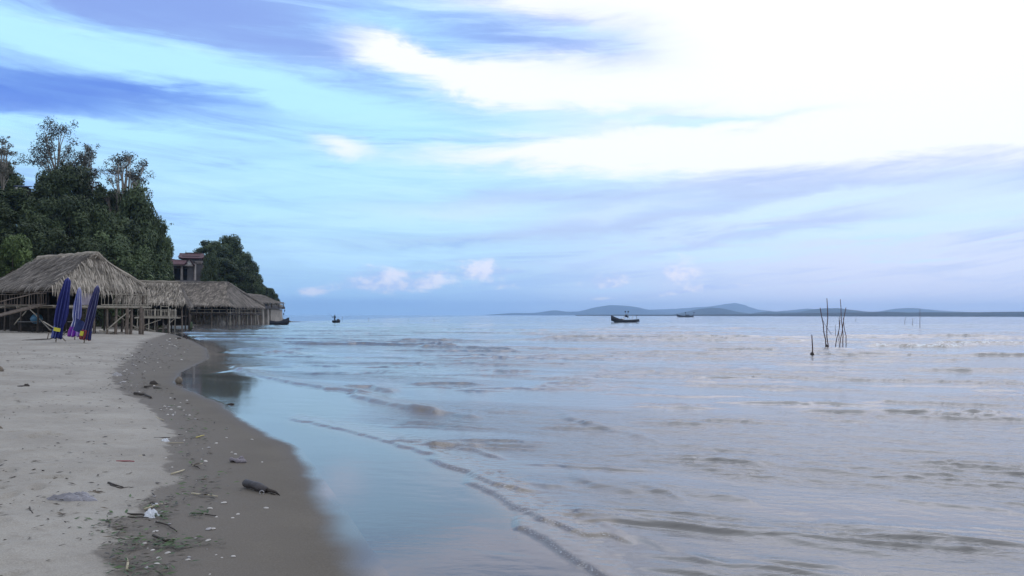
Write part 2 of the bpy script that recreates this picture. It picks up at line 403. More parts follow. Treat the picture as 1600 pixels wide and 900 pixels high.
def build_sea():
    ys = rows_for(9300, 0.028, 2600)
    nc = 760
    u = np.linspace(-1, 1, nc)
    w = np.where(ys > 3, 0.86 * ys + 3, 5.6 + (3 - ys) * 1.0)
    X = w[:, None] * u[None, :]; Y = np.repeat(ys[:, None], nc, 1)
    sp = np.gradient(ys)[:, None]                                   # mesh spacing along the view
    H = np.zeros_like(X); FO = np.zeros_like(X); SILT[0] = np.zeros_like(X)
    E = np.interp(ys, *np.array([(0, 1.9), (4, .95), (5.55, .5), (6.35, .27), (7.8, -.05), (10.4, -1.15), (12, -2.2), (13.5, -2.9), (15.5, -3.0), (17.9, -3.7), (19.4, -4.8), (22.4, -6.9), (27, -9.3), (31, -10.4), (41, -13.7), (57, -20), (72, -27), (96, -38), (130, -46), (400, -60)]).T)[:, None]
    rip = 0.07 + 0.93 * sstep(X - E, 0.0, 1.5 + 0 * X)
    sn = 0.48 * X + 0.88 * Y; tn = -0.88 * X + 0.48 * Y
    patch = 0.30 + 1.25 * sstep(fbm(sn * 0.60 + 2, tn * 0.13, 11, 3), 0.36, 0.66)
    dcam = np.maximum(ys, 3)[:, None]
    r = np.random.default_rng(3)
    for i in range(58):
        lam = 0.09 * (12 ** (i / 57)) * r.uniform(0.9, 1.1)
        k = 2 * PI / lam
        th = r.normal(0, 0.32)
        near = np.exp(-ys / 22)[:, None]
        nx, ny = -0.48, -0.88                                       # near the beach; far out they run straight in
        ang = math.atan2(ny, nx) + th
        fx, fy = math.cos(ang), math.sin(ang)
        s = r.uniform(0.6, 1.3) * 0.0175 * (1 if lam < .30 else .45)
        a = s / k
        att = np.clip(1.5 - sp * 3.2 / lam, 0, 1)
        if att.max() <= 0: continue
        ph = k * (fx * X + fy * Y) + r.uniform(0, 6.28) + 1.6 * fbm(X * 0.5 / lam, Y * 0.5 / lam, i, 2)
        H += a * att * patch * (np.sin(ph) + 0.25 * np.cos(2 * ph))
    H *= rip
    # larger crests running in
    cr = lambda pts, *a, **k: curve_crest(H, X, Y, ys, sorted(pts), *a, FO=FO, **k)
    P = lambda *pp: [tuple(on(*p)[:2]) for p in pp]
    cr(P((440, 652), (500, 663), (560, 678), (640, 700), (700, 722)), 0.019, 0.028, 0.26, foam=0.6, seed=1, taper=.1)
    cr(P((600, 690), (660, 694), (720, 702), (800, 718)), 0.024, 0.05, 0.22, foam=0.7, seed=2)
    cr(P((660, 712), (740, 745), (790, 765), (850, 772)), 0.024, 0.03, 0.26, foam=0.9, seed=3)
    cr(P((720, 752), (770, 770), (800, 790), (850, 815), (930, 838), (1000, 850)), 0.023, 0.03, 0.26, foam=0.9, seed=4, taper=.1)
    cr(P((760, 745), (830, 755), (900, 765)), 0.015, 0.09, 0.22, seed=44)
    cr(P((800, 822), (850, 838), (900, 880), (950, 905), (1010, 930)), 0.023, 0.03, 0.24, foam=0.95, seed=5, taper=.08)
    cr(P((355, 570), (400, 588), (480, 603), (545, 612), (600, 618)), 0.055, 0.08, 0.4, foam=0.6, seed=6, taper=.1)
    cr(P((530, 604), (580, 606), (625, 616)), 0.065, 0.14, 0.5, foam=0.25, seed=7)
    cr(P((540, 616), (590, 628), (640, 640), (700, 650)), 0.055, 0.09, 0.4, foam=0.5, seed=8, taper=.12)
    cr(P((630, 640), (665, 643), (720, 650), (760, 655)), 0.04, 0.16, 0.4, seed=9)
    cr(P((880, 790), (960, 830), (1060, 865), (1160, 900)), 0.014, 0.06, 0.26, seed=10)
    cr(P((1040, 800), (1180, 830), (1320, 855), (1420, 870)), 0.011, 0.06, 0.25, seed=11)
    cr(P((1230, 805), (1380, 835), (1520, 860), (1640, 870)), 0.010, 0.06, 0.25, seed=12)
    cr(P((870, 652), (960, 672), (1040, 690)), 0.034, 0.10, 0.4, seed=13)
    cr(P((1100, 715), (1220, 730), (1360, 745)), 0.030, 0.10, 0.4, seed=14)
    cr(P((1370, 775), (1480, 790), (1620, 805)), 0.015, 0.07, 0.3, seed=15)
    cr(P((1020, 755), (1130, 775), (1200, 790)), 0.020, 0.10, 0.4, seed=16)
    cr(P((880, 745), (980, 765), (1080, 775)), 0.021, 0.10, 0.4, seed=17)
    cr(P((405, 552), (440, 550), (480, 556)), 0.10, 0.25, 0.9, foam=1.2, seed=18)
    cr(P((420, 537), (500, 538), (600, 539), (740, 543)), 0.13, 0.16, 1.2, seed=19)
    cr(P((640, 542), (740, 544), (820, 547)), 0.10, 0.15, 1.0, seed=20)
    cr(P((830, 528), (950, 527), (1090, 529)), 0.17, 0.2, 1.8, seed=21)
    cr(P((900, 531), (1000, 532), (1150, 531)), 0.11, 0.2, 1.4, seed=22)
    cr(P((1090, 546), (1150, 547), (1230, 548)), 0.12, 0.14, 1.0, seed=23)
    cr(P((1335, 541), (1400, 541), (1470, 542), (1540, 541)), 0.14, 0.26, 1.5, foam=1.6, seed=24)
    cr(P((1440, 537), (1540, 536), (1680, 538)), 0.14, 0.26, 1.5, foam=1.9, seed=25)
    cr(P((1220, 534), (1270, 534), (1310, 537)), 0.12, 0.25, 1.4, foam=1.0, seed=26)
    cr(P((1490, 595), (1560, 596), (1640, 598)), 0.03, 0.12, 0.4, seed=27)
    cr(P((330, 582), (400, 575), (470, 574)), 0.04, 0.25, 0.6, seed=28)
    cr(P((350, 546), (420, 545), (520, 546)), 0.07, 0.4, 1.0, seed=29)
    for i in range(230):
        y0 = 14 + 150 * r.random() ** 1.5
        x0 = r.uniform(-0.62, 0.72) * y0
        if x0 < np.interp(y0, ys, E[:, 0]) + 3: continue
        L = r.uniform(0.10, 0.40) * y0 * (0.5 + 0.5 * min(1, y0 / 40)) + 1
        tilt = -0.55 * math.exp(-y0 / 18) + r.normal(0, 0.05)
        xs = np.linspace(-L / 2, L / 2, 6)
        pts = [(x0 + a, y0 + tilt * a + r.normal(0, 0.05) * L * 0.3) for a in xs]
        curve_crest(H, X, Y, ys, pts, r.uniform(0.028, 0.068) * (0.30 + min(y0, 70) / 45), 0.03 + 0.0026 * y0, 0.22 + 0.013 * y0, seed=100 + i, taper=.35)
    # short wavelets, close in
    for i in range(150):
        y0 = 5.2 + 34 * r.random() ** 1.5
        x0 = r.uniform(-0.5, 0.75) * y0
        e0 = np.interp(y0, ys, E[:, 0])
        if x0 < e0 + .5: continue
        L = r.uniform(0.7, 2.2) * (0.6 + y0 / 16)
        tilt = -0.62 * math.exp(-y0 / 16) + r.normal(0, 0.07)
        for j in range(r.integers(2, 5)):
            xs = np.linspace(-L / 2, L / 2, 5)
            pts = [(x0 + a + j * .05, y0 + j * (0.10 + .008 * y0) + tilt * a + r.normal(0, 0.02) * L) for a in xs]
            curve_crest(H, X, Y, ys, pts, r.uniform(0.010, 0.019) * (1 + y0 / 30), 0.022 + 0.0014 * y0, 0.07 + 0.006 * y0, seed=300 + i, taper=.4)
    # nothing heaves right at the waterline
    D = (X - xshore(ys)[:, None])
    H *= sstep(D, 0.1, 0.9)
    v = np.stack([X, Y, H], -1).reshape(-1, 3)
    o = link_mesh('sea', v, grid_faces(len(ys), nc), M['sea'], smooth=True, attrs={'foam': FO.ravel(), 'silt': SILT[0].ravel(), 'ripple': (rip * np.clip(patch, 0, 1)).ravel()})
    tag(o, kind='structure')
build_sea()

# ------------------------------------------------------------------ the beach
def build_beach():
    ys = np.concatenate([np.arange(-40, 2.5, 1.0), rows_for(95, 0.03, 1800)[29:], np.arange(97, 270, 3.0)])
    ys = np.unique(np.round(ys, 4)); nc = 420
    t = np.linspace(0, 1, nc)
    xr = np.maximum(xshore(ys) + 2.5, np.where(ys > 0, 0.0, 0) + xshore(ys) + 2.5)
    xl = np.minimum(-0.70 * ys - 4, -10); xl = np.minimum(xl, xr - 12) - np.where(ys > 70, 70, 0)
    X = xr[:, None] + (xl - xr)[:, None] * (t ** 1.25)[None, :]
    Y = np.repeat(ys[:, None], nc, 1)
    Z = beach_z(X, Y)
    xs, xd = xshore(ys)[:, None], xdry(ys)[:, None]
    wet = (X - xd) / (xs - xd)
    dist = (xs - X) * 0.86
    dryk = sstep(wet, 0.15, -0.25)
    lump = (fbm(X * 1.6, Y * 1.6, 3, 5, 0.55) - 0.5) * 0.095 + (fbm(X * 5, Y * 5, 8, 3) - 0.5) * 0.018
    # old footprints and scuffs
    r = np.random.default_rng(12)
    for i in range(380):
        y0 = 4.5 + 45 * r.random() ** 1.5; x0 = np.interp(y0, ys, xd[:, 0]) - r.uniform(0.2, 1) * 0.6 * y0
        a = r.uniform(0, PI); lx, ly = r.uniform(.09, .16), r.uniform(.05, .08)
        r0, r1 = np.searchsorted(ys, y0 - .5), np.searchsorted(ys, y0 + .5)
        dx, dy = X[r0:r1] - x0, Y[r0:r1] - y0
        uu = (dx * math.cos(a) + dy * math.sin(a)) / lx; vv = (-dx * math.sin(a) + dy * math.cos(a)) / ly
        q2 = uu * uu + vv * vv
        lump[r0:r1] += -0.034 * np.exp(-q2 * q2) + 0.010 * np.exp(-(np.sqrt(q2) - 1.5) ** 2 * 5)
    # low berm where the dry sand begins
    Z = Z + lump * (0.12 + 0.88 * dryk) * sstep(dist, 0.15, 1.2)
    Z = Z + 0.02 * sstep(wet, 0.05, -0.08) * sstep(dist, .2, 1)
    v = np.stack([X, Y, Z], -1).reshape(-1, 3)
    o = link_mesh('beach', v, grid_faces(len(ys), nc)[:, ::-1], M['sand'], smooth=True, attrs={'wet': wet.ravel(), 'shore': dist.ravel()})
    tag(o, kind='structure')
build_beach()

# ------------------------------------------------------------------ mesh builder
class MB:
    """collects shapes into one mesh"""
    def __init__(s): s.v = []; s.f = []; s.r = []
    def _add(s, vs, fs, rnd=None):
        n = len(s.v); s.v += [tuple(v) for v in vs]; s.f += [tuple(i + n for i in f) for f in fs]
        rr = random.random() if rnd is None else rnd
        s.r += [rr] * len(fs)
    def box(s, c, d, rot=None, rnd=None, taper=1.0):
        c = Vector(c); vs = []
        for z in (-.5, .5):
            k = taper if z > 0 else 1.0
            for x, y in ((-.5, -.5), (.5, -.5), (.5, .5), (-.5, .5)):
                p = Vector((x * d[0] * k, y * d[1] * k, z * d[2]))
                if rot is not None: p = rot @ p
                vs.append(c + p)
        s._add(vs, [(3, 2, 1, 0), (4, 5, 6, 7), (0, 1, 5, 4), (1, 2, 6, 5), (2, 3, 7, 6), (3, 0, 4, 7)], rnd)
    def tube(s, pts, radii, n=8, rnd=None, cap=True, squash=None):
        pts = [Vector(p) for p in pts]
        if not isinstance(radii, (list, tuple)): radii = [radii] * len(pts)
        vs = []; fs = []; ref = None
        for i, p in enumerate(pts):
            t = (pts[min(i + 1, len(pts) - 1)] - pts[max(i - 1, 0)])
            if t.length < 1e-9: t = Vector((0, 0, 1))
            t.normalize()
            if ref is None: ref = Vector((1, 0, 0)) if abs(t.x) < .8 else Vector((0, 1, 0))
            a = (ref - t * ref.dot(t)); a.normalize(); b = t.cross(a); ref = a
            for k in range(n):
                w = 2 * PI * k / n
                vs.append(p + a * (math.cos(w) * radii[i]) + b * (math.sin(w) * radii[i]))
        for i in range(len(pts) - 1):
            for k in range(n):
                k2 = (k + 1) % n
                fs.append((i * n + k, i * n + k2, (i + 1) * n + k2, (i + 1) * n + k))
        if cap:
            fs.append(tuple(range(n - 1, -1, -1))); fs.append(tuple((len(pts) - 1) * n + k for k in range(n)))
        s._add(vs, fs, rnd)
    def stick(s, a, b, r0, r1=None, n=6, bend=0.0, rnd=None, seg=4):
        """a slightly crooked pole"""
        a, b = Vector(a), Vector(b); r1 = r0 if r1 is None else r1; L = (b - a).length
        pts = []; rs = []
        for i in range(seg + 1):
            t = i / seg; p = a.lerp(b, t)
            if 0 < i < seg: p = p + Vector((random.uniform(-1, 1), random.uniform(-1, 1), random.uniform(-1, 1))) * bend * L
            pts.append(p); rs.append(r0 + (r1 - r0) * t)
        s.tube(pts, rs, n, rnd)
    def quad(s, a, b, c, d, rnd=None): s._add([a, b, c, d], [(0, 1, 2, 3)], rnd)
    def sheet(s, rows, rnd=None, both=None):
        """rows of points -> quads; both = thickness vector to close it as a solid"""
        nr, nc = len(rows), len(rows[0])
        vs = [Vector(p) for r_ in rows for p in r_]
        fs = [(i * nc + j, i * nc + j + 1, (i + 1) * nc + j + 1, (i + 1) * nc + j) for i in range(nr - 1) for j in range(nc - 1)]
        if both is not None:
            m = len(vs); th = Vector(both); vs2 = [v + th for v in vs]
            fs2 = [tuple(k + m for k in reversed(f)) for f in fs]
            rim = [j for j in range(nc)] + [i * nc + nc - 1 for i in range(1, nr)] + [(nr - 1) * nc + j for j in range(nc - 2, -1, -1)] + [i * nc for i in range(nr - 2, 0, -1)]
            fs3 = [(rim[(k + 1) % len(rim)], rim[k], rim[k] + m, rim[(k + 1) % len(rim)] + m) for k in range(len(rim))]
            vs = vs + vs2; fs = fs + fs2 + fs3
        s._add(vs, fs, rnd)
    def lump(s, c, rad, n=10, m=7, rough=0.15, seed=0, rnd=None):
        """an uneven rounded body"""
        rr = random.Random(seed); vs = []; fs = []; c = Vector(c)
        ph = [rr.uniform(0, 6.28) for _ in range(6)]
        for i in range(m + 1):
            th = PI * i / m
            for k in range(n):
                w = 2 * PI * k / n
                q = 1 + rough * (math.sin(2 * w + ph[0] + th * 2) * .6 + math.sin(3 * w + ph[1]) * .4 + math.sin(3 * th + ph[2] + w) * .5)
                vs.append(c + Vector((math.sin(th) * math.cos(w) * rad[0] * q, math.sin(th) * math.sin(w) * rad[1] * q, math.cos(th) * rad[2] * q)))
        for i in range(m):
            for k in range(n):
                k2 = (k + 1) % n
                fs.append((i * n + k, (i + 1) * n + k, (i + 1) * n + k2, i * n + k2))
        s._add(vs, fs, rnd)
    def build(s, name, mat, parent=None, smooth=False):
        return link_mesh(name, s.v, s.f, mat, parent, smooth, {'rnd': s.r})

def empty(name, loc, rz=0.0, label=None, cat=None, group=None):
    o = bpy.data.objects.new(name, None); COL.objects.link(o)
    o.empty_display_size = 0.3
    o.location = loc; o.rotation_euler = (0, 0, rz)
    return tag(o, label, cat, group)
def copy_tree(o, loc, rz=None, scale=None, label=None, group=None):
    def rec(x, par):
        c = x.copy(); COL.objects.link(c)
        if par: c.parent = par
        for ch in x.children: rec(ch, c)
        return c
    c = rec(o, None); c.location = loc
    if rz is not None: c.rotation_euler.z = rz
    if scale is not None: c.scale = scale
    if label: c['label'] = label
    if group: c['group'] = group
    return c

# ------------------------------------------------------------------ materials, second batch
M['far_land'] = simple('far_forest', (0.036, 0.040, 0.036), .95, .3, .004, .1)
M['earth'] = simple('hillside_earth', (0.10, 0.085, 0.06), .95, .4, .5, .1)
M['bark'] = simple('bark', (0.17, 0.145, 0.12), .9, .35, 3, .2)
M['pale_bark'] = simple('pale_bark', (0.36, 0.32, 0.27), .85, .3, 3, .2)
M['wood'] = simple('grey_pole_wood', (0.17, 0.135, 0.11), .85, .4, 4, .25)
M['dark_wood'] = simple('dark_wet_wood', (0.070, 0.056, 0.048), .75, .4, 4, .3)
M['pale_wood'] = simple('weathered_bamboo', (0.36, 0.32, 0.26), .75, .3, 4, .3)
M['thatch'] = simple('dry_thatch', (0.32, 0.278, 0.230), .95, .30, 1.1, .1, rnd=True)
M['thatch_old'] = simple('old_grey_thatch', (0.245, 0.215, 0.187), .95, .32, 1.1, .1, rnd=True)
M['thatch_long'] = simple('brown_thatch', (0.29, 0.25, 0.21), .95, .30, .8, .1, rnd=True)
M['dark_panel'] = simple('dark_interior_panel', (0.05, 0.045, 0.042), .9, .4, 5, .2)  # near-black colour carries the shade of the open interiors
M['stone'] = simple('rubble_stone', (0.32, 0.285, 0.245), .9, .75, 1.3, .2, bump=.6)
M['concrete'] = simple('weathered_concrete', (0.40, 0.36, 0.315), .9, .35, .9, .2, bump=.3)
M['plaster'] = simple('stained_plaster', (0.36, 0.32, 0.30), .85, .3, .8, .2)
M['grey_plaster'] = simple('grey_plaster', (0.125, 0.118, 0.122), .9, .3, .8, .2)
M['maroon'] = simple('maroon_tiles', (0.085, 0.030, 0.038), .6, .35, 2.5, .4)
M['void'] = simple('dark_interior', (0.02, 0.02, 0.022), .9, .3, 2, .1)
def leaf_mat(name, col, tip):
    m, q, b = material(name)
    a = q.node('ShaderNodeAttribute', attribute_name='rnd').outputs['Fac']
    oi = q.node('ShaderNodeObjectInfo').outputs['Random']
    c = q.mix(a, (*[x * .62 for x in col], 1), (*tip, 1))
    g = q.lin(oi, 0, 1, .66, 1.5)
    c = q.mix(1.0, c, q.xyz(g, g, g), 'MULTIPLY')
    q.l.new(c, b.inputs['Base Color'])
    b.inputs['Roughness'].default_value = .62; b.inputs['Specular IOR Level'].default_value = .25
    return m
M['leaf'] = leaf_mat('dark_leaves', (0.046, 0.068, 0.034), (0.105, 0.140, 0.060))
M['leaf_airy'] = leaf_mat('olive_leaves', (0.080, 0.082, 0.066), (0.150, 0.150, 0.118))
M['leaf_bright'] = leaf_mat('fresh_leaves', (0.055, 0.085, 0.028), (0.115, 0.16, 0.05))
M['leaf_red'] = leaf_mat('reddish_leaves', (0.09, 0.03, 0.04), (0.15, 0.05, 0.06))

# ------------------------------------------------------------------ far land: strip, hills, mountains
def ridge(name, dist, prof, mat, depth, seed, rough=1.0, step=6):
    """a range of land standing at a distance; prof = (photo x, photo y) of its skyline"""
    xs = np.arange(prof[0][0], prof[-1][0] + 1, step)
    ys_ = np.interp(xs, [p[0] for p in prof], [p[1] for p in prof])
    nr = 13
    rows = []
    top = [at(x, y, dist) for x, y in zip(xs, ys_)]
    for i in range(nr):
        t = i / (nr - 1)                                  # 0 front foot .. 1 rear foot
        e = math.sin(PI * t) ** 0.9
        row = []
        for j, p in enumerate(top):
            off = (t - .5) * depth
            wob = (fbm(j * .23 + 5, i * .45 + seed, seed, 4) - .5)
            k = (dist + off) / dist
            h = max(p.z - 0.0, 0.3)
            z = h * e * (1 + wob * .5 * (1 - e * .9) * rough) - .6 + .6 * e
            if e > .97: z = h * (1 + (fbm(j * .9, seed * 1.3, seed, 3) - .5) * .05 * rough)
            row.append((p.x * k + wob * depth * .1, dist + off + wob * depth * .15, z))
        rows.append(row)
    mb = MB(); mb.sheet(rows)
    o = mb.build(name, mat, smooth=True)
    return tag(o, kind='structure')
ridge('far_mountains', 8600, [(860, 489.5), (900, 487), (990, 485), (1060, 482), (1110, 479), (1135, 475), (1148, 473), (1165, 477), (1185, 484), (1215, 487), (1260, 489.5)], M['far_land'], 900, 3)
ridge('far_hills', 7400, [(740, 493), (775, 491), (800, 489), (835, 489), (868, 484.5), (885, 487), (905, 487), (930, 480), (952, 476.5), (985, 478), (1010, 483), (1040, 488), (1075, 492), (1090, 493)], M['far_land'], 500, 5)
ridge('far_hills', 6800, [(1170, 492), (1220, 486), (1262, 482), (1290, 485), (1330, 487), (1370, 487), (1400, 482), (1425, 481), (1455, 484), (1480, 486), (1540, 489), (1650, 489), (1760, 490)], M['far_land'], 500, 6)
ridge('near_hills', 4400, [(1040, 493), (1065, 489), (1090, 483), (1115, 480.5), (1130, 482), (1150, 487), (1172, 490), (1185, 488), (1200, 486.5), (1225, 488), (1245, 488), (1268, 483.5), (1290, 481.5), (1310, 481.5), (1330, 484), (1365, 488), (1400, 490), (1440, 492)], M['far_land'], 220, 7)
ridge('wooded_shore', 2500, [(900, 492.2), (940, 491.8), (1060, 491.6), (1180, 490.6), (1240, 489.6), (1300, 488.6), (1350, 488.2), (1370, 487.6), (1385, 487.0), (1420, 488.3), (1450, 487.8), (1500, 488.0), (1560, 487.3), (1620, 486.8), (1760, 486)], M['far_land'], 160, 8, 1.2, 2)

# ------------------------------------------------------------------ the hillside behind the huts
def hill_z(x, y):
    q_ = np.minimum(np.minimum(-45.5 - x - 0.02 * (y - 130) - 8.5 * np.exp(-((y - 136) / 15.0) ** 2), (y - 78) * 0.9 + np.maximum(-44 - x, 0) * .2), (192 - y) * .55)
    return (0.10 + 0.90 * sstep(x, -90, -70)) * 11.5 * sstep(q_, 0.0, 15.0) + 3.5 * sstep(q_, 14, 40) * sstep(y, 160, 110) * sstep(x, -90, -70) + 0.25
def build_hillside():
    xs = np.arange(-118, -40, 1.6); ys = np.arange(70, 205, 1.6)
    X, Y = np.meshgrid(xs, ys)
    q0 = hill_z(X, Y)
    Z = q0 + (fbm(X * .25, Y * .25, 4, 4) - .5) * 1.3 * sstep(q0, .4, 3) - np.where(q0 < .26, 1.6, 0)
    o = link_mesh('hillside', np.stack([X, Y, Z], -1).reshape(-1, 3), grid_faces(len(ys), len(xs)), M['earth'], smooth=True)
    tag(o, kind='structure')
build_hillside()

# ------------------------------------------------------------------ trees
def crown_mesh(mb, clumps, per, leaf, rr, flat=.6):
    """leaf clumps: each a cloud of small leaf faces spread through a clump's volume"""
    for (c, rad) in clumps:
        cr = rr.random()
        n = max(12, int(per * rad[0] * rad[2]))
        for i in range(n):
            while True:
                d = Vector((rr.gauss(0, 1), rr.gauss(0, 1), rr.gauss(0, 1)))
                if d.length > .1: break
            d.normalize(); k = rr.random() ** .45
            p = Vector(c) + Vector((d.x * rad[0], d.y * rad[1], d.z * rad[2])) * k
            nrm = (d * .7 + Vector((rr.uniform(-1, 1), rr.uniform(-1, 1), rr.uniform(-.2, 1.2)))).normalized()
            a = nrm.orthogonal().normalized(); a.rotate(Matrix.Rotation(rr.uniform(0, 6.28), 3, nrm)); b = nrm.cross(a)
            s = leaf * rr.uniform(.6, 1.35)
            vs = [p - a * s, p - b * s * .42 + a * s * .1, p + a * s, p + b * s * .42 + a * s * .1]
            mb._add(vs, [(0, 1, 2, 3)], min(1, max(0, .02 + .62 * cr + .36 * rr.random())))
def make_tree(name, kind, H, W, seed, leafm, barkm, label, loc=(0, 0, 0), crown_h=None):
    """trunk with limbs, crown of leaf clumps; H height, W crown width"""
    rr = random.Random(seed)
    root = empty(name, loc, 0, label, 'tree')
    tr = MB(); cw = MB()
    rad = W / 2
    trunk_top = H * (.55 if kind == 'dense' else .62)
    lean = Vector((rr.uniform(-.06, .06), rr.uniform(-.06, .06), 0)) * H
    pts = [Vector((0, 0, -.6))] + [Vector((lean.x * t + rr.uniform(-.1, .1), lean.y * t + rr.uniform(-.1, .1), trunk_top * t)) for t in (.2, .45, .7, 1.0)]
    r0 = .028 * H * (1 if kind == 'dense' else .7)
    tr.tube(pts, [r0 * 1.2, r0, r0 * .8, r0 * .6, r0 * .42], 8)
    clumps = []
    if kind == 'dense':
        nl = 15
        for i in range(nl):
            t = (i + .5) / nl
            z = H * (.22 + .74 * t)
            prof = max(0.05, 1 - ((t - .40) / .66) ** 2) ** .5
            R_ = rad * max(.18, prof) * rr.uniform(.72, 1.05)
            w = i * 2.4 + rr.uniform(-.5, .5)
            for j in range(3):
                w2 = w + j * 2.1 + rr.uniform(-.4, .4)
                rr_ = R_ * rr.uniform(.45, .86)
                s = rad * rr.uniform(.24, .44)
                c = Vector((lean.x * t + math.cos(w2) * rr_, lean.y * t + math.sin(w2) * rr_, z + rr.uniform(-.05, .05) * H))
                clumps.append((c, (s, s, s * rr.uniform(.6, .9))))
            base = pts[2].lerp(pts[4], t)
            tr.tube([base, base.lerp(c, .5) + Vector((0, 0, -.02 * H)), c], [r0 * .35, r0 * .22, r0 * .08], 5)
        crown_mesh(cw, clumps, 300, .21, rr)
    else:
        ch = crown_h or H * .45; zc = H - ch / 2
        nl = 30 if kind == 'airy' else 22
        for i in range(nl):
            # limbs end on an uneven ellipsoid; open trees carry them in flat layers
            cz = rr.uniform(-1, 1)
            w = i * 2.4 + rr.uniform(-.6, .6)
            k = (max(0, 1 - cz * cz) ** .5) * rr.uniform(.35, 1.0) if kind == 'airy' else (.45 + .55 * (1 - (cz + 1) / 2)) * rr.uniform(.4, 1.0)
            c = Vector((lean.x + math.cos(w) * rad * k * .86, lean.y + math.sin(w) * rad * k * .86, zc + cz * ch * .44))
            base = pts[2].lerp(pts[4], min(1, max(.1, (c.z - pts[2].z) / max(.1, H - pts[2].z) * 1.05 - .1)))
            mid = base.lerp(c, .55) + Vector((rr.uniform(-.3, .3), rr.uniform(-.3, .3), .02 * H))
            tr.tube([base, mid, c], [r0 * .34, r0 * .2, r0 * .07], 5)
            for j in range(3 if kind == 'airy' else 2):
                e = c + Vector((rr.gauss(0, 1), rr.gauss(0, 1), rr.gauss(0, .7))) * rad * .15
                tr.tube([mid.lerp(c, rr.uniform(.4, 1)), e], [r0 * .1, r0 * .04], 4)
                s = rad * rr.uniform(.13, .24)
                clumps.append((e, (s, s, s * (rr.uniform(.7, 1.1) if kind == 'airy' else .42))))
        crown_mesh(cw, clumps, 150 if kind == 'airy' else 260, .125, rr)
    tr.build('trunk', barkm, root, True)
    cw.build('crown', leafm, root)
    return root

_protos = {}
def plant_tree(px, ytop, Y, wpx, kind='dense', var=0, group=None, label=None, leafm='leaf', barkm='bark', zbase=None, crown=None):
    """a tree whose top is seen at (px, ytop), standing at depth Y on the hill"""
    top = at(px, ytop, Y)
    zb = float(hill_z(top.x, Y)) if zbase is None else zbase
    zb = min(zb, top.z - 2.5)
    H = top.z - zb; W = wpx / F * Y
    if kind != 'dense':
        c = make_tree('thin_crowned_tree', kind, H, W, 40 + var * 7 + len(kind) + int(px), M[leafm], M[barkm], label, (top.x, Y, zb), (crown or wpx) / F * Y)
        if group: c['group'] = group
        return c
    key = (kind, var, leafm)
    if key not in _protos:
        t = make_tree({'dense': 'broadleaf_tree', 'airy': 'thin_crowned_tree', 'open': 'thin_crowned_tree'}[kind], kind, 10.0, 7.0, 40 + var * 7 + len(kind), M[leafm], M[barkm], label)
        _protos[key] = t
        c = t
        c.location = (top.x, Y, zb - .2)
    else:
        c = copy_tree(_protos[key], (top.x, Y, zb - .2))
    sxy = W / 7.0
    c.scale = (sxy, sxy, (H + .2) / 10.0)
    c.rotation_euler.z = random.uniform(0, 6.28)
    c['label'] = label
    if group: c['group'] = group
    return c

# ------------------------------------------------------------------ air
def build_haze():
    m = bpy.data.materials.new('haze_air'); m.use_nodes = True
    q = NT(m.node_tree); q.n.clear()
    out = q.node('ShaderNodeOutputMaterial'); v = q.node('ShaderNodeVolumePrincipled')
    v.inputs['Color'].default_value = (0.50, 0.72, 1.0, 1)
    v.inputs['Density'].default_value = HAZE
    v.inputs['Anisotropy'].default_value = 0.75
    q.l.new(v.outputs[0], out.inputs['Volume'])
    m.cycles.homogeneous_volume = True
    mb = MB(); mb.box((0, 4400, 62), (22000, 10600, 132)); o = mb.build('haze', m)
    tag(o, kind='stuff')
HAZE = 1.5e-4
build_haze()

# ------------------------------------------------------------------ trees on the hill
GT = 'dense dark trees massed on the slope behind the first hut'
LT = 'dense dark green tree packed among its neighbours on the slope behind the first hut'
D = lambda *a, **k: plant_tree(*a, **k)
# tall thin-crowned trees standing against the sky
D(2, 212, 100, 42, 'airy', 0, crown=66, label='thin-crowned tree cut by the left edge of the picture, above the dark slope', leafm='leaf_airy', barkm='pale_bark')
D(93, 187, 112, 112, 'airy', 1, crown=115, label='tallest tree on the hill, open olive crown with sky showing through, left of the middle', leafm='leaf_airy', barkm='pale_bark')
D(126, 222, 114, 56, 'airy', 0, crown=80, label='thin-crowned tree leaning on the right shoulder of the tallest tree', leafm='leaf_airy', barkm='pale_bark')
D(200, 241, 110, 74, 'airy', 2, crown=80, label='thin sparse tree with bare pale limbs, rightmost of the tall ones on the hill', leafm='leaf_airy', barkm='pale_bark')
D(190, 292, 108, 74, 'open', 3, crown=70, label='layered sparse tree below the bare-limbed one, sky between its branches', leafm='leaf', barkm='bark')
D(152, 262, 115, 44, 'open', 4, crown=50, label='reddish-leaved tree between the tallest tree and the bare-limbed one', leafm='leaf_red', barkm='bark')
D(257, 345, 112, 58, 'open', 5, crown=66, label='open tree at the right edge of the hill, thin branches reaching towards the temple', leafm='leaf', barkm='bark')
# dense trees of the slope: back row, then nearer rows
for i, (px, yt, Y, w) in enumerate([(8, 258, 104, 66), (72, 268, 106, 70), (118, 262, 110, 84), (160, 288, 110, 70), (212, 302, 108, 78), (220, 310, 110, 54), (240, 330, 110, 44), (252, 346, 109, 38), (258, 366, 108, 30),
                                    (22, 300, 99, 80), (66, 318, 98, 76), (108, 312, 100, 84), (150, 330, 102, 80), (196, 338, 103, 84), (226, 362, 106, 62),
                                    (-12, 318, 94, 76), (40, 352, 93, 78), (88, 362, 94, 76), (130, 368, 96, 74), (178, 372, 98, 80), (214, 386, 102, 62), (230, 392, 106, 42), (-30, 275, 108, 70), (-40, 350, 95, 80)]):
    D(px, yt, Y, w, 'dense', i % 5, label=LT, group=GT, barkm='bark')
D(14, 372, 86, 74, 'dense', 1, label='lighter green leafy tree at the left edge, low beside the hut roof', leafm='leaf_bright', zbase=0.6)
D(-22, 392, 84, 60, 'dense', 2, label='lighter green bush low at the left edge, in front of the dark trees', leafm='leaf_bright', zbase=0.6)
